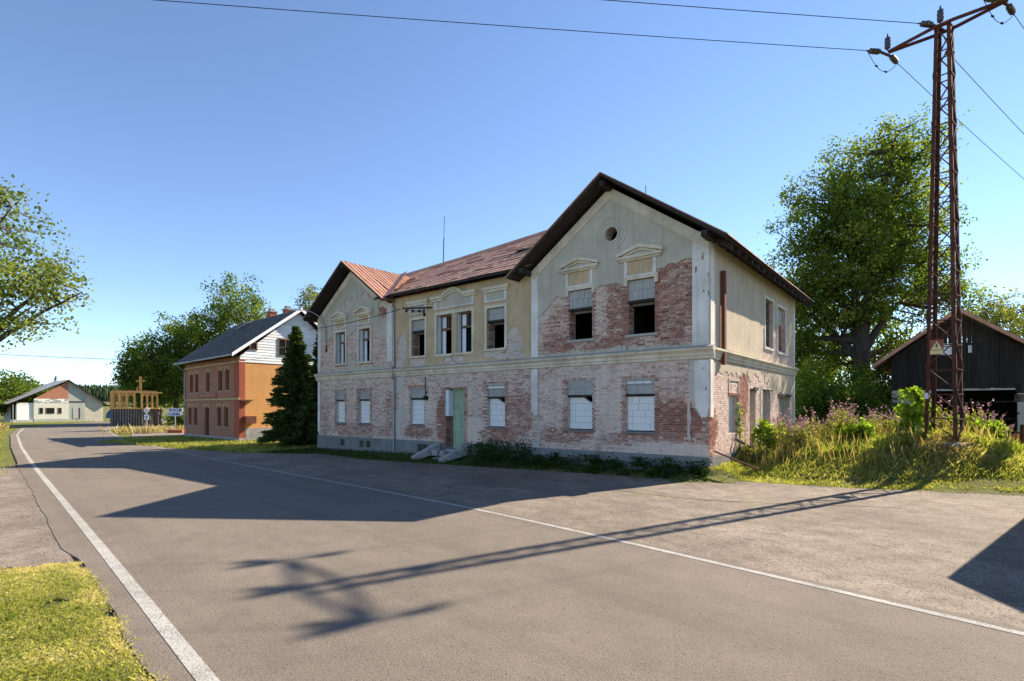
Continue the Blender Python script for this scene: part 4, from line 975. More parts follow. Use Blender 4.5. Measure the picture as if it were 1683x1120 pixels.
# dark gate post with grey letterbox at the frame edge
gp = thing('gate_post', 'dark rusty gate post standing on the grass at the right edge', 'post', (17.02, 17.9, -.1))
m = MB(); m.box(-.06, .08, -.06, .06, -.3, 1.55); m.build('post_shaft', 'rust_steel', gp)
MB().bar((.0, 0, 1.3), (1.8, .5, 1.3), .05, .05).build('gate_rail', 'rust_steel', gp); MB().bar((.0, 0, .4), (1.8, .5, .4), .05, .05).build('gate_rail', 'rust_steel', gp)
lb = thing('meter_cabinet', 'dark grey utility box mounted high at the right edge', 'box', (17.0, 18.0, 0)); MB().tube((.3, .1, -.2), (.3, .1, 2.9), .04, n=8).build('box_pole', 'galv_metal', lb)
MB().box(-.06, .45, -.1, .1, 2.5, 2.8).build('upper_box', 'black_metal', lb); MB().box(-.1, .45, -.12, .1, 2.2, 2.46).build('lower_box', 'slate', lb)

# ---------------------------------------------------------------- neighbour house outside the frame, known by its shadow
hx, hy, hH = 10.09, 10.05, 3.2
nb = thing('neighbour_garage', 'plain gabled garage beyond the right edge, known only by its shadow', 'garage', (hx, hy, 0), math.atan2(-.772, .635))
m = MB(); m.box(.03, 7, .03, 9, -.8, hH-.1); m.prism([(.03, hH-.1), (7, hH-.1), (3.5, hH+2.3)], 8.9, 'y', 0.03); m.build('walls', 'house_cream', nb)
m = MB()
for s_ in (-1, 1): slab(m, [(3.5, -.0, hH+2.45), (3.5+s_*3.5, -.0, hH), (3.5+s_*3.5, 9.1, hH), (3.5, 9.1, hH+2.45)], .12)
m.build('roof', 'slate', nb)

# ---------------------------------------------------------------- far white house
WX, WY = -85.5, 92.0
wh = thing('white_house', 'low white roadside house with patched brick gable and grey roof', 'house', (WX, WY, -.75), math.atan2(UY, UX))
z_ = .75
m = MB(); m.box(-.4, 0, 2.8, 7.6, 0, 3.6+z_); m.build('cream_wall', 'house_cream', wh)
MB().box(-.38, .04, 2.8, 7.55, -.3, .8).build('plinth', 'house_green', wh)
m = MB(); m.prism([(2.8, 3.6+z_), (7.6, 3.6+z_), (7.6, 6.95+z_)], .36, 'x', -.38); gb = m.build('brick_gable', 'house_brick', wh)
rg = random.Random(4)
for k in range(3):
    for j in range(9): y = 2.85+j*.52; MB().box(.0, .03+rg.uniform(0, .03), y, min(7.55, y+.5), 3.0+z_+k*.22, 3.2+z_+k*.22).build('pale_block', 'infill_white' if rg.random() > .35 else 'infill_grey', wh)
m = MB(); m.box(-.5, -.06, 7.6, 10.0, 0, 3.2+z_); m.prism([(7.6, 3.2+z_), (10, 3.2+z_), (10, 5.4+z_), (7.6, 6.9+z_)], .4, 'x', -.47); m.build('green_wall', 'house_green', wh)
m = MB(); m.prism([(10, 0), (12.8, 0), (12.8, 2.9+z_), (10, 5.2+z_)], .4, 'x', -.6); m.build('grey_wall', 'plaster_grey', wh)
MB().box(-.06, .02, 7.62, 9.98, 3.1+z_, 3.25+z_).build('ledge', 'dark_wood', wh)
m = MB(); m.box(-.6, -.2, .6, 2.8, .7, 2.9+z_); m.build('porch_wall', 'infill_white', wh); MB().box(-1.2, 0, -.2, 2.75, -.3, .75).build('porch_base', 'whitewash', wh); MB().box(-1.5, -.62, .0, 1.7, .7, 2.8+z_).build('porch_recess', 'dark_wood', wh)
MB().tube((0, .1, 0), (0, .1, 2.6+z_), .06).build('porch_post', 'galv_metal', wh)
for (a, b, c, d) in ((3.6, 4.0, 1.06, 1.99), (4.48, 5.56, 1.06, 1.99), (6.15, 6.56, 1.05, 1.99)):
    w_ = MB().box(.0, .03, a, b, c+z_, d+z_).build('window', 'glass_dark', wh); m = MB(); m.box(.0, .05, a-.06, a, c+z_, d+z_); m.box(.0, .05, b, b+.06, c+z_, d+z_); m.box(.0, .05, a-.06, b+.06, d+z_, d+z_+.06); m.box(.0, .06, a-.06, b+.06, c+z_-.06, c+z_); m.build('window_frame', 'brown_wood', w_)
w_ = MB().box(-.06, .0, 8.23, 9.09, .07+z_, 2.+z_).build('door', 'infill_grey', wh); MB().box(-.06, .03, 9.1, 9.25, .07+z_, 2.05+z_).build('door_frame', 'dark_wood', w_)
m = MB(); slab(m, [(.5, 7.6, 7.15+z_), (.5, -.7, 2.65+z_), (-12, -.7, 2.65+z_), (-12, 7.6, 7.15+z_)], .15); slab(m, [(.4, 7.6, 7.15+z_), (-12, 7.6, 7.15+z_), (-12, 13.2, 2.75+z_), (.4, 13.2, 2.75+z_)], .15); rw = m.build('roof', 'dark_wood', wh)
for k in range(9):
    y0, y1 = -.75, 7.62; x0 = .55-k*1.4; m = MB(); m.hexa([(x0, y0, 2.68+z_), (x0, y1, 7.18+z_), (x0-1.37, y1, 7.18+z_), (x0-1.37, y0, 2.68+z_), (x0, y0, 2.73+z_), (x0, y1, 7.22+z_), (x0-1.37, y1, 7.22+z_), (x0-1.37, y0, 2.73+z_)]); m.build('roof_sheet', 'metal_roof_grey', rw)
MB().box(-12, -.5, .5, 12.5, -.3, 2.5+z_).build('house_body', 'house_cream', wh)
tp = MB(); rg = random.Random(6)
for k in range(5): tp.lathe([(1.3, 0), (1.2, .8), (.7, 1.5), (.1, 1.9)], 9, (-74+k*1.1, 100+k*.6, -.5+rg.uniform(0, .8)))
tag(tp.build('tarp_heap', 'blue_tarp'), 'blue tarpaulin heap behind the low white house', 'tarp')

# ---------------------------------------------------------------- timber pavilion
pv = thing('timber_pavilion', 'unfinished orange timber frame on a dark slatted base with a cross', 'pavilion', (-56.6, 76.0, -.5), 0)
FX = [(0, 0), (-.6, 4.2), (1.9, -1.4), (6.9, -.2), (7.4, 3.8)]
loop = [(-.5, 3.6), (-.2, .2), (1.1, -1.3), (4.5, -.3), (4.8, 3.6)]
def seg_pts(a, b, step):
    L = math.dist(a, b); n = max(1, int(L/step)); return [(a[0]+(b[0]-a[0])*i/n, a[1]+(b[1]-a[1])*i/n) for i in range(n)]
m = MB()
for a, b in zip(loop[:-1], loop[1:]): m.bar((a[0], a[1], 2.45), (b[0], b[1], 2.45), .3, .16); m.bar((a[0], a[1], 4.75), (b[0], b[1], 4.75), .22, .2)
m.build('ring_beam', 'new_timber', pv)
m = MB()
for a, b in zip(loop[:-1], loop[1:]): m.bar((a[0]*.97+.1, a[1]*.97+.15, 1.2), (b[0]*.97+.1, b[1]*.97+.15, 1.2), .05, 2.4)
m.build('base_wall', 'dark_wood', pv)
for a, b in zip(loop[:-1], loop[1:]):
    for p in seg_pts(a, b, .3): MB().box(p[0]-.11, p[0]+.11, p[1]-.04, p[1]+.04, -.1, 2.36).build('slat', 'slat_wood', pv)
    pts = seg_pts(a, b, .8)
    for i, p in enumerate(pts):
        MB().box(p[0]-.1, p[0]+.1, p[1]-.1, p[1]+.1, 2.5, 4.68).build('post', 'new_timber', pv)
        if i+1 < len(pts):
            q_ = pts[i+1]; m = MB(); m.bar((p[0], p[1], 4.0), ((p[0]+q_[0])/2, (p[1]+q_[1])/2, 4.6), .1, .16); m.bar((q_[0], q_[1], 4.0), ((p[0]+q_[0])/2, (p[1]+q_[1])/2, 4.6), .1, .16); m.build('brace', 'new_timber', pv)
m = MB(); m.box(3.35, 3.6, .8, 1.05, 4.6, 7.0); m.box(2.85, 4.1, .85, 1.0, 6.3, 6.45); m.box(3.0, 3.5, .8, 1.0, 5.4, 5.52); m.box(2.95, 3.07, .85, .97, 4.6, 5.5); m.build('cross', 'new_timber', pv)
m = MB()
for k in range(4): m.bar((.9+k*1.0, -1.1+k*.2, 4.9), (1.1+k*1.0, 3.4, 4.95), .14, .18)
m.build('ceiling_joist', 'new_timber', pv)

# ---------------------------------------------------------------- signs
sg = thing('direction_sign', 'two blue direction arrow signs on a pale post beside the lane', 'sign', (-34.0, 54.2, -.5), R_(-18))
MB().tube((0, .06, 0), (0, .06, 2.5), .05, n=8).build('post', 'galv_metal', sg)
def arrow(z, L, left):
    pts = [(-L/2, z), (L/2, z), (L/2, z+.36), (-L/2, z+.36)]
    pts = [(-L/2+.2, z), (L/2, z), (L/2, z+.36), (-L/2+.2, z+.36), (-L/2, z+.18)] if left else [(-L/2, z), (L/2-.2, z), (L/2, z+.18), (L/2-.2, z+.36), (-L/2, z+.36)]
    p = MB().prism(pts, .03, 'y', 0).build('sign_plate', 'sign_white', sg); x0, x1 = (-L/2+.24, L/2-.04) if left else (-L/2+.04, L/2-.24)
    if left:
        MB().box(x0, x1-.46, -.006, 0, z+.05, z+.31).build('blue_field', 'sign_blue', p); MB().box(x1-.40, x1, -.006, 0, z+.05, z+.31).build('blue_field', 'sign_blue', p)
    else: MB().box(x0, x1, -.006, 0, z+.05, z+.31).build('blue_field', 'sign_blue', p)
    m = MB(); rg = random.Random(31+left); x = x0+.1 if left else x0+.05; n = 0
    while x < (x1-.6 if left else x0+1.1):       # worn lettering, too small to read in the photograph
        if not (left and n == 1) and not (not left and n == 6):
            m.box(x, x+.025, -.010, -.006, z+.12, z+.25); m.box(x+.03, x+.075, -.010, -.006, z+rg.choice((.12, .17, .22)), z+rg.choice((.20, .25))+.005); m.box(x+.08, x+.1, -.010, -.006, z+.12, z+.25)
        x += .14; n += 1
    if not left: m.box(x1-.25, x1-.15, -.010, -.006, z+.13, z+.24)
    m.build('lettering', 'sign_white', p)
arrow(2.1, 2.0, True); arrow(1.7, 1.95, False)
tag(MB().box(-34.6, -33.1, 54.0, 54.5, -.5, -.2).build('orange_kerb_block', 'orange_paint'), 'low orange block at the foot of the blue signs', 'block')
ps = thing('priority_sign', 'small diamond priority sign above a square plate on a post', 'sign', (-45.2, 66.5, -.5), R_(-10))
MB().tube((0, .05, 0), (0, .05, 2.6), .04, n=8).build('post', 'galv_metal', ps)
p = MB().prism([(0, 1.75), (.45, 2.2), (0, 2.65), (-.45, 2.2)], .02, 'y', 0).build('diamond_plate', 'sign_white', ps); MB().prism([(0, 1.95), (.25, 2.2), (0, 2.45), (-.25, 2.2)], .01, 'y', -.008).build('yellow_field', 'sign_yellow', p)
p = MB().box(-.32, .32, 0, .02, 1.05, 1.68).build('square_plate', 'sign_white', ps); m = MB(); m.box(-.05, .06, -.006, 0, 1.1, 1.4); m.bar((0, -.004, 1.38), (.22, -.004, 1.6), .006, .1, (0, 1, 0)) if False else m.prism([(-.05, 1.36), (.05, 1.32), (.26, 1.56), (.16, 1.62)], .006, 'y', -.0065); m.box(-.24, -.05, -.006, 0, 1.40, 1.47); m.build('junction_mark', 'black_metal', p)

# ---------------------------------------------------------------- pylon
py = thing('lattice_pylon', 'tall rusty lattice power pylon standing on a grassy mound', 'pylon', (PYX, PYY, .95), math.atan2(.625, .78))
TOP = 13.55; B0, B1 = .44, .21
def half(z): return B0+(B1-B0)*z/TOP
legs = [(1, 1), (1, -1), (-1, -1), (-1, 1)]
for sx, sy in legs:
    m = MB(); L_ = .052
    for z0, z1 in ((-.8, 7), (7, TOP)):
        h0, h1 = half(max(z0, 0)), half(z1)
        for ox, oy, wx, wy in ((0, 0, L_*2, .018), (0, 0, .018, L_*2)):
            p0 = (sx*h0-sx*wx/2, sy*h0-sy*wy/2); p1 = (sx*h1-sx*wx/2, sy*h1-sy*wy/2)
            m.hexa([(p[0]+a*wx/2, p[1]+b*wy/2, z) for p, z in ((p0, z0), (p1, z1)) for a, b in ((-1,-1),(1,-1),(1,1),(-1,1))])
    m.build('leg', 'rust_steel', py)
nb_ = 17; zs = [TOP*(1-(1-k/nb_)**1.0) for k in range(nb_+1)]
for fi in range(4):
    (ax_, ay_), (bx_, by_) = legs[fi], legs[(fi+1) % 4]
    for k in range(nb_):
        z0, z1 = zs[k], zs[k+1]; h0, h1 = half(z0), half(z1); hm = half((z0+z1)/2); m = MB()
        pa0 = (ax_*h0, ay_*h0, z0); pb1 = (bx_*h1, by_*h1, z1); pb0 = (bx_*h0, by_*h0, z0); pa1 = (ax_*h1, ay_*h1, z1)
        (m.bar(pa0, pb1, .034, .034) if k % 2 == fi % 2 else m.bar(pb0, pa1, .034, .034)); m.build('diagonal_brace', 'rust_steel', py)
        if True: MB().bar((ax_*h1, ay_*h1, z1-.1), (bx_*h1, by_*h1, z1-.1), .03, .03).build('cross_brace', 'rust_steel', py)
# crossarm along local y
AZ = TOP-.05
m = MB()
for s_ in (-1, 1):
    m.bar((s_*.02, -1.55, AZ), (s_*.25, -.24, AZ), .08, .08); m.bar((s_*.25, -.24, AZ), (s_*.25, .24, AZ), .08, .08); m.bar((s_*.25, .24, AZ), (s_*.02, 1.55, AZ), .08, .08)
m.build('crossarm', 'rust_steel', py)
def insul(p, d, name='insulator'):
    return MB().lathe([(.02, 0), (.02, .06), (.085, .09), (.1, .2), (.085, .23), (.1, .33), (.085, .36), (.09, .45), (.03, .49), (.02, .6)], 10, p, d).build(name, 'insulator_brown', py)
wl = Matrix.Rotation(-math.atan2(.625, .78), 3, 'Z') @ Vector((-.988, -.15, -.02)); wr = Matrix.Rotation(-math.atan2(.625, .78), 3, 'Z') @ Vector((.83, .55, -.12))
ends = []
for yy in (1.58, .1, -1.5):
    p = Vector((0, yy, AZ+(.12 if yy == .1 else 0))); a = p+wl*.24; b = p+wr*.24
    if yy == .1: b = Vector((.33, 0, AZ-.6))
    MB().bar(p+wl*.3, p+wr*.3, .06, .06).build('insulator_yoke', 'rust_steel', py)
    insul(a, wl); insul(b, wr); insul(p+Vector((0, 0, .05)), (0, 0, 1)); ends.append((a+wl*.6, b+wr*.6))
    j = MB(); A_, B_ = a+wl*.57, b+wr*.57; n = 10
    sgn = -1 if yy != .1 else 1
    j.path([A_.lerp(B_, k/n)+Vector((0, 0, sgn*.5*math.sin(math.pi*k/n))) for k in range(n+1)], .01, n=5); j.build('jumper_cable', 'black_metal', py)
    m = MB()
    for k in (3, 6): q_ = A_.lerp(B_, k/n)+Vector((0, 0, sgn*.5*math.sin(math.pi*k/n))); m.lathe([(.014, -.07), (.03, -.035), (.03, .035), (.014, .07)], 7, q_, (B_-A_))
    m.build('cable_clamp', 'black_metal', py)
hs = half(3.0); sgp = MB().hexa([(x, y, z) for z in (2.78, 3.26) for x, y in ((-hs-.075, -.09), (-hs-.06, -.09), (-hs-.06, .27), (-hs-.075, .27))]).build('warning_plate', 'sign_orange', py)
MB().prism([(-.07, 2.93), (.25, 2.93), (.09, 3.22)], .008, 'x', -hs-.085).build('warning_triangle', 'sign_yellow', sgp)
MB().prism([(.10, 3.15), (.05, 3.05), (.09, 3.05), (.065, 2.96), (.13, 3.08), (.09, 3.08), (.125, 3.15)], .004, 'x', -hs-.090).build('lightning_symbol', 'black_metal', sgp)
MB().box(-hs-.083, -hs-.076, -.08, .26, 2.79, 2.91).build('text_strip', 'sign_yellow', sgp)
MB().box(-half(1.4)-.06, -half(1.4)-.05, half(1.4)-.11, half(1.4)+.01, 1.35, 1.55).build('number_plate', 'sign_white', py)
MB().lathe([(.8, -.5), (.72, .05), (.64, .08)], 12, (0, 0, -.12)).build('footing', 'stone', py)

pm = Matrix.Translation((PYX, PYY, .95)) @ Matrix.Rotation(math.atan2(.625, .78), 4, 'Z')
def wire(label, p0, p1, sag, r=.014, n=28):
    p0, p1 = Vector(p0), Vector(p1); m = MB()
    m.path([p0.lerp(p1, k/n)-Vector((0, 0, sag*4*(k/n)*(1-k/n))) for k in range(n+1)], r, n=4)
    return tag(m.build('power_line', 'black_metal'), label, 'power line', 'overhead wires')
lbl = ['power line from the left end of the pylon arm running left', 'power line from the middle of the pylon running left', 'power line from the right end of the pylon arm running left']
for i, (a, b) in enumerate(ends):
    A_ = pm @ a; B_ = pm @ b; wire(lbl[i], A_, A_+Vector((-80, -8.9, .5)), .4, .011)
    wire(['power line from the left end of the pylon arm running right', 'power line from the middle of the pylon running right', 'power line from the right end of the pylon arm running right'][i], B_, B_+Vector((62, 40, -1.0)), 1.2, .011)
wire('low service cable across the road to the brick house', (-20.4, 38.9, 5.35), (-50, 34.5, 6.7), .35, .022)
wire('service cable along the first floor front of the derelict house', LW(-14.9, -.8, 6.9), LW(-23.9, -.5, 6.75), .12, .018)
wire('service cable from the brick house rising behind the spruce', (-20.2, 39.2, 5.4), (-15.2, 41.5, 6.9), .2, .016)
wire('upper thin cable passing behind the barn roof', (24.5, 33, 7.6), (45, 37, 12.6), .3, .016); wire('lower thin cable passing behind the barn roof', (24.5, 33, 7.3), (45, 37, 11.9), .3, .016)
wire('thin cable in front of the low white house', (-72, 80, 2.6), (-105, 80, 3.2), .1, .03)

# ---------------------------------------------------------------- vegetation
RNG = np.random.default_rng(11)
def leaf_quads(P_, size, aspect=.6, droop=.0, rg=RNG):
    n = len(P_); a = rg.normal(size=(n, 3)); a[:, 2] -= droop; a /= np.linalg.norm(a, axis=1)[:, None]
    b = rg.normal(size=(n, 3)); b -= a*np.sum(a*b, axis=1)[:, None]; b /= np.linalg.norm(b, axis=1)[:, None]
    s = (size*rg.uniform(.65, 1.3, n))[:, None]
    V_ = np.empty((n, 4, 3)); V_[:, 0] = P_-a*s*.5; V_[:, 1] = P_+b*s*.5*aspect; V_[:, 2] = P_+a*s*.5; V_[:, 3] = P_-b*s*.5*aspect
    return V_.reshape(-1, 3)
def tree(name, label, loc, ell, trunk_r, fork, nl, nclump, per, leaf, clump_r, mat, seed, group=None, lean=(0, 0), cat='tree', shell=.45):
    rg = np.random.default_rng(seed); r = random.Random(seed)
    t_ = thing(name, label, cat, loc, 0, group)
    ell = [tuple(map(float, e)) for e in ell]; vol = np.array([e[3]*e[4]*e[5] for e in ell]); vol /= vol.sum()
    pts = []
    for i, e in enumerate(ell):
        k = max(2, int(nclump*vol[i])); d = rg.normal(size=(k, 3)); d /= np.linalg.norm(d, axis=1)[:, None]
        rad = rg.uniform(0, 1, k)**shell
        pts.append(np.array(e[:3])+d*rad[:, None]*np.array(e[3:]))
    pts = np.concatenate(pts); pts = pts[pts[:, 2] > fork*.6]
    wood = MB(); top = max(e[2]+e[5]*.6 for e in ell)
    base = Vector((0, 0, -.3)); fk = Vector((lean[0], lean[1], fork))
    wood.path([base, base.lerp(fk, .35)+Vector((.04, .03, 0)), base.lerp(fk, .7), fk], trunk_r*1.25, trunk_r*.85, 9)
    nodes = []
    for i in range(nl):
        e = ell[r.choices(range(len(ell)), vol)[0]] if i >= len(ell) else ell[i]
        a = 2*math.pi*(i+r.random()*.6)/nl
        tg = Vector((e[0]+e[3]*.62*math.cos(a), e[1]+e[4]*.62*math.sin(a), e[2]+e[5]*r.uniform(-.1, .72)))
        st_ = base.lerp(fk, r.uniform(.75, 1)); mid = st_.lerp(tg, .45)+Vector((0, 0, (tg.z-st_.z)*.18)); pp = []
        for k in range(9):
            u = k/8; p = st_*(1-u)**2+mid*2*u*(1-u)+tg*u*u; p += Vector((r.uniform(-1, 1), r.uniform(-1, 1), r.uniform(-1, 1)))*.12*u; pp.append(p)
        wood.path(pp, trunk_r*.55, trunk_r*.07, 6); nodes += [(p, trunk_r*.5*(1-k/9)) for k, p in enumerate(pp) if k > 1]
    NP = np.array([tuple(p) for p, _ in nodes])
    for p in pts:
        d = NP-p; d2 = (d**2).sum(1)+np.maximum(0, NP[:, 2]-p[2])*4; j = int(d2.argmin()); q_, rr = nodes[j]
        v = Vector(p); md = q_.lerp(v, .5)+Vector((0, 0, -.06*(v-q_).length)); wood.tube(q_, md, min(.07, rr*.5), .03*trunk_r/.3, 4, False); wood.tube(md, v, .03*trunk_r/.3, .008, 3, False)
    wood.build('trunk', 'bark', t_)
    n = len(pts); LP = np.repeat(pts, per, 0); cr = clump_r*rg.uniform(.6, 1.3, n)
    off = rg.normal(size=(n*per, 3))*np.array([.55, .55, .38])*np.repeat(cr, per)[:, None]
    tint = np.clip(np.repeat(rg.normal(.42, .16, n), per)+rg.normal(0, .17, n*per), 0, 1)
    me = np_mesh('crown', leaf_quads(LP+off, leaf, .62, .25, rg), 4, tint, mat); link('crown', me, t_)
    return t_
# big tree behind the house corner
td = 36.5
def at(x, y, d): return ((x-841.5)/884*d, d, 2+(671-y)/884*d)
tx, ty, _ = at(1415, 600, td)
def EL_(x, y, rx, rz, dy=0., ry=None):
    a = at(x, y, td); k = td/884; return (a[0]-tx, dy, a[2]-.3, rx*k, (ry or rx)*k, rz*k)
tree('maple_tree', 'broad tall maple tree rising behind the near corner of the derelict house', (tx, ty, .3),
     [EL_(1440, 300, 92, 92), EL_(1345, 395, 85, 105, -1), EL_(1500, 400, 85, 140, 1), EL_(1320, 480, 62, 85, 1), EL_(1400, 430, 100, 110), EL_(1545, 470, 55, 90), EL_(1350, 560, 75, 55, 2), EL_(1480, 560, 60, 60, 2), EL_(1480, 240, 60, 42), EL_(1330, 600, 60, 60, 3), EL_(1430, 610, 60, 50, 5), EL_(1400, 500, 110, 70, 3), EL_(1540, 560, 50, 60, 4)],
     .55, 6.4, 13, 900, 105, .2, .82, 'leaf_maple', 3)
def bush(name, label, loc, rx, ry, rz, ncl, per, leaf, mat, seed, group=None, cat='bush'):
    return tree(name, label, loc, [(0, 0, rz*.95, rx, ry, rz)], .05, rz*.35, 5, ncl, per, leaf, min(rx, rz)*.38, mat, seed, group, cat=cat, shell=.5)
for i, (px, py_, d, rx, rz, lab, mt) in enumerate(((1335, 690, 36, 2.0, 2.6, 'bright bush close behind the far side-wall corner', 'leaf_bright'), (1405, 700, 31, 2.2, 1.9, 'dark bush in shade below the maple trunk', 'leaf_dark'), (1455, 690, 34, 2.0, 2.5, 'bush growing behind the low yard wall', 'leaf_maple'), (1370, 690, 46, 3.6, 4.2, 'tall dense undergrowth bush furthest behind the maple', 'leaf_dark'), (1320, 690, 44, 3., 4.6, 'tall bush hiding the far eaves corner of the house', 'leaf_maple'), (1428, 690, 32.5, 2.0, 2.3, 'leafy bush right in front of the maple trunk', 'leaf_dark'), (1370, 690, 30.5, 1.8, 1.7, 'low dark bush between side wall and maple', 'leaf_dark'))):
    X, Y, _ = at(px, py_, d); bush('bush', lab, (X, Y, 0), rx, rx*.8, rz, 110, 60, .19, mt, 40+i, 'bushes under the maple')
# trees behind the brick house
td = 84.
for i, (lab, px, ell, s_) in enumerate((
    ('tallest rounded tree above the brick house roof', 392, [(392, 505, 52, 55), (360, 560, 55, 60), (330, 590, 50, 70), (420, 530, 28, 45)], 5),
    ('dark tree in the middle of the group left of the brick house', 290, [(295, 560, 45, 50), (270, 600, 48, 60), (320, 610, 48, 70)], 6),
    ('outermost leafy tree overhanging the timber pavilion', 232, [(240, 600, 38, 48), (222, 625, 28, 38), (262, 640, 40, 50)], 7))):
    tx, ty, _ = at(px, 690, td+i*2); k = td/884
    tree('broadleaf_tree', lab, (tx, ty, -.5), [((ex-px)*k, r_*.0, 2.5+(671-ey)*k, rx*k, rx*k, rz_*k) for ex, ey, rx, rz_ in ell for r_ in (1,)], .4, 4.2, 8, 330, 60, .36, 1.15, 'leaf_dark' if i else 'leaf_maple', s_, 'trees behind the brick house')
# birch behind
td = 70.; tx, ty, _ = at(515, 600, td); k = td/884
tree('birch_tree', 'pale birch tree showing between the two houses', (tx, ty, -.5), [(0, 0, 2.5+(671-525)*k, 26*k, 26*k, 62*k)], .2, 6, 6, 90, 45, .28, .9, 'leaf_birch', 9)
# left foreground tree
tree('ash_tree', 'ash tree reaching in from the left edge of the picture', (-27.2, 25.5, -.4), [(.5, 0, 10.4, 4.6, 4.6, 3.4), (3.7, 0, 8.6, 3.0, 3.0, 2.0), (5.2, .3, 7.9, 2.0, 1.8, 1.1), (3.0, 0, 6.7, 2.8, 2.6, 1.3), (-3, 0, 9.5, 4, 4, 3.6)], .38, 3.6, 13, 330, 70, .185, .72, 'leaf_ash', 14, shell=.5)
# far left trees
for i, (px, top, d, rx, lab) in enumerate(((10, 612, 100, 5.2, 'leftmost round tree beside the low white house'), (42, 625, 108, 4., 'smaller tree behind the roof of the low white house'), (-30, 605, 95, 6, 'large tree half out of the left edge'), (66, 632, 122, 4, 'far tree just left of the grey roof ridge'))):
    X, Y, _ = at(px, 690, d); zt = 2.5+(671-top)/884*d
    tree('broadleaf_tree', lab, (X, Y, -.5), [(0, 0, zt*.55, rx, rx, zt*.45)], .25, 1.6, 6, 120, 46, .42, 1.2, 'leaf_dark', 60+i, 'trees beside the white house')
# trees right behind the barn
for i, (px, top, d, rx, lab) in enumerate(((1622, 478, 62, 2.6, 'pale tree left of the pair behind the barn roof'), (1668, 476, 66, 3.0, 'pale tree right of the pair behind the barn roof'), (1720, 500, 60, 4, 'pale tree behind the barn at the picture edge'))):
    X, Y, _ = at(px, 690, d); zt = 2+(671-top)/884*d
    tree('birch_tree', lab, (X, Y, 0), [(0, 0, zt*.62, rx, rx, zt*.38), (0, 0, zt*.8, rx*.6, rx*.6, zt*.2)], .2, 4, 7, 120, 40, .3, .85, 'leaf_birch', 70+i, 'trees behind the barn')
def spruce(name, label, loc, Hh, Rr, seed, mat='needles', group=None, whorl=.27, per=26):
    rg = np.random.default_rng(seed); t_ = thing(name, label, 'spruce', loc, 0, group); wood = MB(); wood.path([(0, 0, -.3), (.03, 0, Hh*.5), (0, 0, Hh)], .13, .012, 7)
    P_ = []; D = []; z = Hh*.04
    while z < Hh-.1:
        f = 1-z/Hh; L0 = Rr*f**.85+.06; nb__ = int(7+6*f)
        for k in range(nb__):
            a = rg.uniform(0, 2*math.pi); L = L0*rg.uniform(.45, 1.25); dr = rg.uniform(-.3, .16)-.1*f
            tip = np.array([math.cos(a)*L, math.sin(a)*L, z+L*dr+.12*L]); st_ = np.array([0, 0, z]); wood.tube(st_, tip, .022*f+.006, .004, 3, False)
            n = int(per*(.35+L)); u = rg.uniform(.12, 1.02, n)[:, None]; base = st_+(tip-st_)*u
            side = np.array([-math.sin(a), math.cos(a), 0]); sw = (rg.uniform(-1, 1, n)*(.10+.22*L*(1-u[:, 0]*.75)))[:, None]
            P_.append(base+side*sw+np.c_[np.zeros(n), np.zeros(n), -np.abs(rg.normal(0, .11, n))+.04]); D.append(np.tile((tip-st_)/L, (n, 1))+side*np.sign(sw)*.6+rg.normal(0, .25, (n, 3)))
        z += whorl*(.5+.5*f)*.8
    wood.build('trunk', 'bark', t_); P_ = np.concatenate(P_); D = np.concatenate(D); D /= np.linalg.norm(D, axis=1)[:, None]
    b = np.cross(D, rg.normal(size=D.shape)); b /= np.linalg.norm(b, axis=1)[:, None]; s = rg.uniform(.13, .28, len(P_))[:, None]
    V_ = np.empty((len(P_), 4, 3)); V_[:, 0] = P_-D*s*.5; V_[:, 1] = P_+b*s*.2; V_[:, 2] = P_+D*s*.5; V_[:, 3] = P_-b*s*.2
    rad = np.linalg.norm(P_[:, :2], axis=1); tint = np.clip(rg.normal(.38, .2, len(P_)), 0, 1)
    link('crown', np_mesh('crown', V_.reshape(-1, 3), 4, tint, mat), t_); return t_
spruce('spruce_tree', 'dark spruce beside the orange wall of the brick house', (-13.9, 34.6, -.5), 7.9, 2.15, 1, per=120)
spruce('spruce_tree', 'spruce half hidden behind the far gable corner', (-13.1, 37.2, -.5), 8.2, 2.0, 2, per=105)
X, Y, _ = at(92, 690, 118); spruce('spruce_tree', 'pointed far conifer above the ridge of the low white house', (X, Y, -.5), 9.6, 2.6, 3, 'far_needles', whorl=.6, per=16)
# far wooded ridge: one mass of conifers on a hill
rg = np.random.default_rng(77); n = 2600; Vv = []
xs_ = rg.uniform(-620, -300, n); ys_ = rg.uniform(520, 640, n)
def hillz(x, y): return 2+10*sm(480, 600, y)
m = MB()
hx_ = np.linspace(-900, -150, 30); hy_ = np.linspace(440, 760, 12)
V_ = [(x, y, -2+hillz(x, y)*1.0*sm(-150, -300, x) if x < -150 else 0) for y in hy_ for x in hx_]
V_ = [(x, y, g(x, y)-1+hillz(x, y)*(1-sm(-260, -150, x))) for y in hy_ for x in hx_]
me = bpy.data.meshes.new('hill'); me.from_pydata(V_, [], [(j*30+i, j*30+i+1, (j+1)*30+i+1, (j+1)*30+i) for j in range(11) for i in range(29)]); me.materials.append(M['far_field']); tag(link('hill', me), kind='structure')
rr = random.Random(9)
for x, y in zip(xs_, ys_):
    z = g(x, y)-1+hillz(x, y); h = rr.uniform(8, 13); r0 = h*.17; m.cur = (rr.random(), 0, 0); pr = [(r0*.5, 0), (r0, h*.12), (r0*.62, h*.4), (r0*.7, h*.43), (r0*.3, h*.75), (.05, h)]
    m.lathe([(a*rr.uniform(.8, 1.2), b) for a, b in pr], 5, (x, y, z))
tag(m.build('distant_forest', 'far_needles', None, True), 'distant dark conifer forest on the ridge beyond the houses', 'forest', kind='stuff')

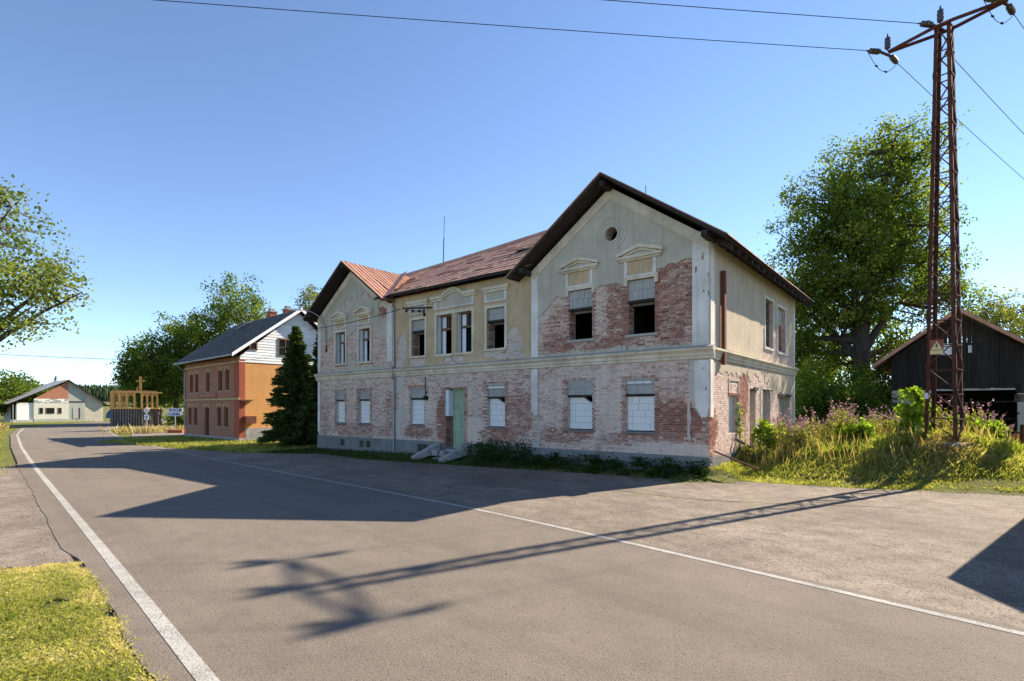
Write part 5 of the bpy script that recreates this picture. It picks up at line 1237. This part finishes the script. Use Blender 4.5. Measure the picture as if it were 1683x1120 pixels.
# ---- grass
def blades(name, label, pts, hmin, hmax, wid, mat, cat='grass', lean=.35, tint_f=None, rg=None, kind='stuff'):
    rg = rg or np.random.default_rng(len(pts)); n = len(pts)
    z = np.array([g(x, y)-.03 for x, y in pts]); h = rg.uniform(hmin, hmax, n)*rg.uniform(.7, 1.1, n)
    a = rg.uniform(0, 2*math.pi, n); d = np.c_[np.cos(a), np.sin(a)]*(wid*rg.uniform(.6, 1.3, n))[:, None]
    l = rg.normal(0, lean, (n, 2))*h[:, None]; b = np.c_[pts, z]; V_ = np.empty((n, 4, 3))
    V_[:, 0] = b; V_[:, 0, :2] -= d/2; V_[:, 1] = b; V_[:, 1, :2] += d/2
    V_[:, 2] = b; V_[:, 2, :2] += l*.42+d*.3; V_[:, 2, 2] += h*.58
    V_[:, 3] = b; V_[:, 3, :2] += l; V_[:, 3, 2] += h*(1-.25*np.minimum(1, np.hypot(l[:, 0], l[:, 1])/h))
    V_ = V_[:, [0, 1, 2, 3]]
    t0 = rg.normal(.38, .22, n)
    if tint_f is not None: t0 = t0+np.array([tint_f(x, y) for x, y in pts])
    return tag(link(name, np_mesh(name, V_.reshape(-1, 3), 4, np.clip(t0, 0, 1), mat)), label, cat, kind=kind)
def scatter(n, x0, x1, y0, y1, ok, seed):
    rg = np.random.default_rng(seed); p = np.c_[rg.uniform(x0, x1, n), rg.uniform(y0, y1, n)]; return p[[ok(x, y) for x, y in p]]
edgeL = edge_off(.33)
def left_of_road(x, y): return x < np.interp(y, edgeL[:, 1], edgeL[:, 0])
def tfn(x, y): return .42*fbm(x*.8, y*.8, 31)+.25*nz(x*4, y*4, 9)
def tfl(x, y):
    e = np.interp(y, edgeL[:, 1], edgeL[:, 0])-x; return tfn(x, y)+.5*(1-sm(.0, .45, e))+.5*sm(7.3, 8.2, y)
def lawn_ok(x, y): return left_of_road(x-.05+.16*fbm(x*2.2, y*2.2, 2), y) and y < 7.95+.55*fbm(x*1.3, y*1.3, 8)+.25*nz(x*5, y*5, 3)+.03*(-x) and abs(x) < y*1.02+.6 and fbm(x*1.7, y*1.7, 44)+.5*nz(x*8, y*8, 2) > -.62
p = scatter(330000, -8.6, -.9, 3.4, 8.5, lawn_ok, 1); blades('lawn_grass', 'short sunlit lawn grass in the left foreground', p, .025, .085, .006, 'grass_lit', tint_f=tfl, lean=.55)
def verge_ok(x, y): return left_of_road(x+.4+.3*fbm(x, y, 2), y) and y > 18.5+.4*fbm(x, y, 3) and x > -1.02*y-3
p = scatter(60000, -72, -18, 18, 64, verge_ok, 2); p = p[np.random.default_rng(3).random(len(p)) < np.clip(26/p[:, 1], .1, 1)]
blades('verge_grass', 'short yellow grass on the far left verge', p, .06, .2, .03, 'grass_lit', tint_f=tfn)
p2 = scatter(30000, -75, -24, 26, 66, lambda x, y: left_of_road(x+1.3+.8*fbm(x*.5, y*.5, 6), y) and x > -1.02*y-3 and fbm(x*.25, y*.25, 12) > -.45, 5)
blades('dry_grass', 'tall dry straw-coloured grass on the far left verge', p2, .5, 1.15, .04, 'grass_dry')
Qx = np.array([q_ for q_ in Q])
def beyond_bay(x, y, mrg=0.):
    j = int(((Qx[:, 0]-x)**2+(Qx[:, 1]-y)**2).argmin()); j = min(max(j, 1), len(Qx)-2); t_ = Qx[j+1]-Qx[j-1]; nrm = np.array([t_[1], -t_[0]]); nrm /= np.linalg.norm(nrm)
    return ((x-Qx[j, 0])*nrm[0]+(y-Qx[j, 1])*nrm[1]) > mrg
def loc_ab(x, y): return (x-RX)*UX+(y-RY)*UY, (x-RX)*VX+(y-RY)*VY
def right_ok(x, y):
    a, b = loc_ab(x, y)
    if -24 < a < .08 and b > -.02: return False
    ba, bb = (x-BPX)*UX+(y-BPY)*UY, (x-BPX)*VX+(y-BPY)*VY
    if ba > -3 and bb > -.3: return False
    return x < y*1.0 and x > .25*y and beyond_bay(x, y, .08+.12*fbm(x*1.5, y*1.5, 4))
p = scatter(520000, 6, 29, 14, 33, right_ok, 6)
den = np.clip(17/p[:, 1], 0, 1)**1.6*.85; p = p[np.random.default_rng(8).random(len(p)) < den]
def front_d(x, y): j = ((Qx[:, 0]-x)**2+(Qx[:, 1]-y)**2).min(); return math.sqrt(j)
dd = np.array([front_d(x, y) for x, y in p])
blades('short_grass', 'short bright grass along the pavement edge on the right', p[dd < .9], .05, .16, .014, 'grass_lit', tint_f=tfn)
mid = p[dd >= .9]; mown = np.array([loc_ab(x, y)[0] > 7.9+.4*fbm(x, y, 2) for x, y in mid])
dm = dd[dd >= .9]; lowb = (dm < 2.3) & ~mown
blades('bank_grass', 'short patchy grass on the front slope of the bank', mid[lowb], .07, .24, .012, 'grass_lit', tint_f=tfn, lean=.35)
blades('meadow_grass', 'tall sunlit meadow grass between the house and the pylon', mid[~mown & ~lowb], .12, .44, .010, 'grass_tall', tint_f=lambda x, y: tfn(x, y)-.12, lean=.24)
blades('yard_grass', 'mown bright green grass before the barn', mid[mown], .06, .18, .025, 'grass_lit', tint_f=lambda x, y: -.1+.2*fbm(x, y, 3))
rg = np.random.default_rng(21); p = np.c_[PYX+rg.normal(-.3, .45, 1500), PYY+rg.normal(-.45, .35, 1500)]
blades('dry_grass', 'dry straw-coloured grass around the pylon foot', p, .12, .36, .011, 'grass_dry')
rg = np.random.default_rng(61); q_ = CR[rg.integers(0, 62, 2600)]+rg.normal(0, .06, (2600, 2))*np.array([1.6, 1.]); q_ = q_[[fbm(x*1.2, y*1.2, 6) > .0 for x, y in q_]]
blades('crack_grass', 'sparse yellow grass along the crack in the paved bay', q_, .02, .07, .008, 'grass_lit', tint_f=lambda x, y: .3)
st_p = scatter(2600, 8, 18, 17, 24, lambda x, y: loc_ab(x, y)[0] > .6 and loc_ab(x, y)[0] < 8 and front_d(x, y) > 1.6 and fbm(x*.7, y*.7, 5) > -.3, 71)
blades('dry_stalks', 'thin dry stalks standing up through the weed band', st_p, .45, .95, .007, 'grass_dry', lean=.16)
# dark grass strip before the house front and lawn by the brick house
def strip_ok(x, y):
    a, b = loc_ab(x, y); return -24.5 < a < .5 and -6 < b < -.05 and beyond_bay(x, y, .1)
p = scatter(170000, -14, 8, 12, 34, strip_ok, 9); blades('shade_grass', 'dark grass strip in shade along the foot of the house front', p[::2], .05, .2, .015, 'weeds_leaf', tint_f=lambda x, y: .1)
def bl_ok(x, y):
    a, b = loc_ab(x, y); la, lb_ = (x-BX)*bux+(y-BY)*buy, (x-BX)*bvx+(y-BY)*bvy
    if -13 < la < .1 and lb_ > -.1: return False
    if a > -23.9: return False
    return beyond_bay(x, y, .15) and x < -.30*y
p = scatter(90000, -30, -8, 28, 46, bl_ok, 10); blades('house_lawn', 'sunlit lawn between the brick house and the derelict house', p, .08, .3, .035, 'grass_lit', tint_f=tfn)
p = scatter(5000, -48, -30, 46, 62, lambda x, y: ((x+36.5)*.75+(y-55)*.66)**2/16+((x+36.5)*.66-(y-55)*.75)**2/3 < 1+.6*fbm(x*.6, y*.6, 2), 13); blades('dry_grass', 'tuft of long pale grass below the blue direction signs', p, .4, 1.1, .05, 'grass_dry', tint_f=lambda x, y: .1)
bush('bush', 'dark bush just behind the blue direction signs', (-37.2, 61., -.5), 2.2, 1.6, 1.1, 60, 40, .25, 'leaf_dark', 91)
p = scatter(8000, -92, -66, 82, 100, lambda x, y: x < -.74*y-3.5 and not left_of_road(x, y) is None and (x-WX)*UX+(y-WY)*UY > .3, 14); p = p[[(x-WX)*UX+(y-WY)*UY < 5 for x, y in p]]
blades('verge_grass', 'strip of sunlit grass before the low white house', p, .1, .3, .08, 'grass_lit')

# ---- leafy weeds along the house front (uncountable ground cover)
rg = np.random.default_rng(33); pts = []; tn = []
for k in range(150):
    a = rg.uniform(-7.6, .1) if k < 110 else rg.uniform(-10.2, -7.2); b = -abs(rg.normal(.3, .2+.03*(-min(0, a))))-.1; x, y = RX+UX*a+VX*b, RY+UY*a+VY*b
    h = rg.uniform(.1, .36) if k < 110 else rg.uniform(.3, .95); n_ = int(80*h+20); c_ = np.array([x, y, g(x, y)])
    pts.append(c_+rg.normal(size=(n_, 3))*np.array([.16, .16, .0])*(.6+h)+np.c_[np.zeros(n_), np.zeros(n_), rg.uniform(0, h, n_)])
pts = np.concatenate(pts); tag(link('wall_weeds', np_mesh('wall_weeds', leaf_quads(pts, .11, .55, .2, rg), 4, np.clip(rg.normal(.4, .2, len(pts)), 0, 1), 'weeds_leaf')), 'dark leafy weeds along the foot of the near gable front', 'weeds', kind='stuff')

# ---- fireweed: single plants
def fireweed(seed, h, bend):
    rg = np.random.default_rng(seed); t_ = thing('fireweed', 'x', 'wildflower', (0, 0, -50), 0, 'pink fireweed plants'); st_ = MB(); L_ = []; Fl = []
    for s_ in range(4):
        bx, by = rg.normal(0, .10, 2); hh = h*rg.uniform(.75, 1.05); lx, ly = rg.normal(bend, .12), rg.normal(0, .12)
        def at_(u): return np.array([bx+lx*u*u*hh, by+ly*u*u*hh, u*hh])
        st_.path([tuple(at_(u)) for u in (0, .35, .7, 1)], .008, .003, 4)
        for u in rg.uniform(.12, .78, 46): L_.append(at_(u)+np.r_[rg.normal(0, .055, 2), rg.normal(0, .02)])
        for u in rg.uniform(.8, 1.02, 11): L2 = at_(u); Fl.append(L2+np.r_[rg.normal(0, .028*(1.15-u)*3, 2), 0])
    st_.build('stem', 'fireweed_leaf', t_, True); L_ = np.array(L_); Fl = np.array(Fl)
    link('leaves', np_mesh('leaves', leaf_quads(L_, .14, .22, .1, rg), 4, np.clip(rg.normal(.45, .25, len(L_)), 0, 1), 'fireweed_leaf'), t_)
    link('flowers', np_mesh('flowers', leaf_quads(Fl, .05, .8, 0, rg), 4, rg.uniform(0, 1, len(Fl)), 'fireweed_flower'), t_); return t_
protos = [fireweed(100+i, h, b) for i, (h, b) in enumerate(((1.25, .05), (1.05, .15), (1.4, .1), (.95, .3)))]
spots = []
rg = random.Random(44)
for k in range(78):     # hedge-like band from the side wall towards the pylon
    u = rg.random(); px = 1262+u*215; d = 20.2+rg.uniform(-1.2, 2.4)+u*.6; spots.append((px, d, 'pink fireweed plant in the flowering band between side wall and pylon'))
for k in range(16): spots.append((rg.uniform(1525, 1612), rg.uniform(18.6, 20), 'pink fireweed plant growing behind the pylon legs'))
for k in range(12): spots.append((rg.uniform(1600, 1652), rg.uniform(18.2, 19.2), 'pink fireweed plant leaning right of the pylon before the barn'))
used = set()
for k, (px, d, lab) in enumerate(spots):
    i = k % 4 if k < 94 else 3; x = (px-841.5)/884*d; a, b = loc_ab(x, d)
    if a < .5 and b > 0: continue
    sc = rg.uniform(.85, 1.35); z = g(x, d)-.04
    if i not in used: o = protos[i]; used.add(i); o.location = (x, d, z); o.scale = (sc,)*3; o.rotation_euler = (0, 0, rg.uniform(-.6, .6)); o['label'] = lab
    else: copy_tree(protos[i], (x, d, z), rg.uniform(-3, 3) if i != 3 else rg.uniform(-.5, .5), sc, lab)
# saplings and shrubs among the weeds
for (px, d, rx, rz_, mt, lab, sd, lf) in ((1500, 18.6, .5, .95, 'leaf_bright', 'bright green sapling left of the pylon', 81, .15), (1262, 20.4, .5, .8, 'leaf_bright', 'leafy shrub against the sunlit side wall', 82, .12), (1408, 19.3, .6, .5, 'leaf_bright', 'low pale shrub in the weed band', 83, .12), (1570, 19.2, .7, .55, 'leaf_bright', 'leafy shrub behind the pylon feet', 84, .13), (1618, 18.3, .5, .45, 'leaf_bright', 'low shrub to the right of the pylon foot', 85, .12), (1240, 19.6, .5, .35, 'fireweed_leaf', 'dry brownish weed clump near the leaning board', 86, .09)):
    X, Y, _ = at(px, 690, d); bush('shrub', lab, (X, Y, g(X, Y)), rx, rx, rz_, 46, 40, lf, mt, sd, cat='shrub')
m = MB(); b_ = [LW(.08, 3.05+.1*math.sin(k*1.3), .4+.2*k) for k in range(9)]; vn = thing('wall_vine', 'thin green creeper climbing beside the side window', 'creeper', LW(.08, 3.1, .4)); rg = np.random.default_rng(5)
lp = np.concatenate([np.array([0, 0, .2*k])+rg.normal(size=(26, 3))*np.array([.06, .1, .1]) for k in range(9)]); MB().path([(0, .05*math.sin(k), .2*k-.3) for k in range(10)], .012, n=4).build('stem', 'bark', vn); link('leaves', np_mesh('leaves', leaf_quads(lp, .1, .7, .2, rg), 4, np.clip(rg.normal(.5, .2, len(lp)), 0, 1), 'leaf_maple'), vn)

# ---- loose gravel along the pavement edges
rg = np.random.default_rng(90); base_ = []
eL = offset(LL, .46); i_ = [i for i in range(NS) if 3.5 < eL[i][1] < 24]
for k in range(2600): base_.append(eL[i_[rg.integers(len(i_))]]+rg.normal(0, .14, 2)*np.array([1.2, 1.2])+np.array([-.05, .0]))
q2 = Q[(Q[:, 1] > 13) & (Q[:, 1] < 24)]
for k in range(2600): base_.append(q2[rg.integers(len(q2))]+np.array([0, -.22])+rg.normal(0, .24, 2))
m = MB()
for x, y in base_:
    r_ = float(rg.uniform(.004, .011)); z = min(g(x, y), flat(x, y)+.012)+.006; a0 = rg.uniform(0, 6.28)
    vs = [(x+r_*math.cos(a0+k*2.09)*rg.uniform(.7, 1.3), y+r_*math.sin(a0+k*2.09)*rg.uniform(.7, 1.3), z-.01) for k in range(3)]
    m.add(vs+[(v[0]*.6+x*.4, v[1]*.6+y*.4, z+r_*.9) for v in vs], [(0, 1, 4, 3), (1, 2, 5, 4), (2, 0, 3, 5), (3, 4, 5)])
tag(m.build('gravel', 'gravel_stone'), 'loose gravel scattered along the pavement edges', 'gravel', kind='stuff')
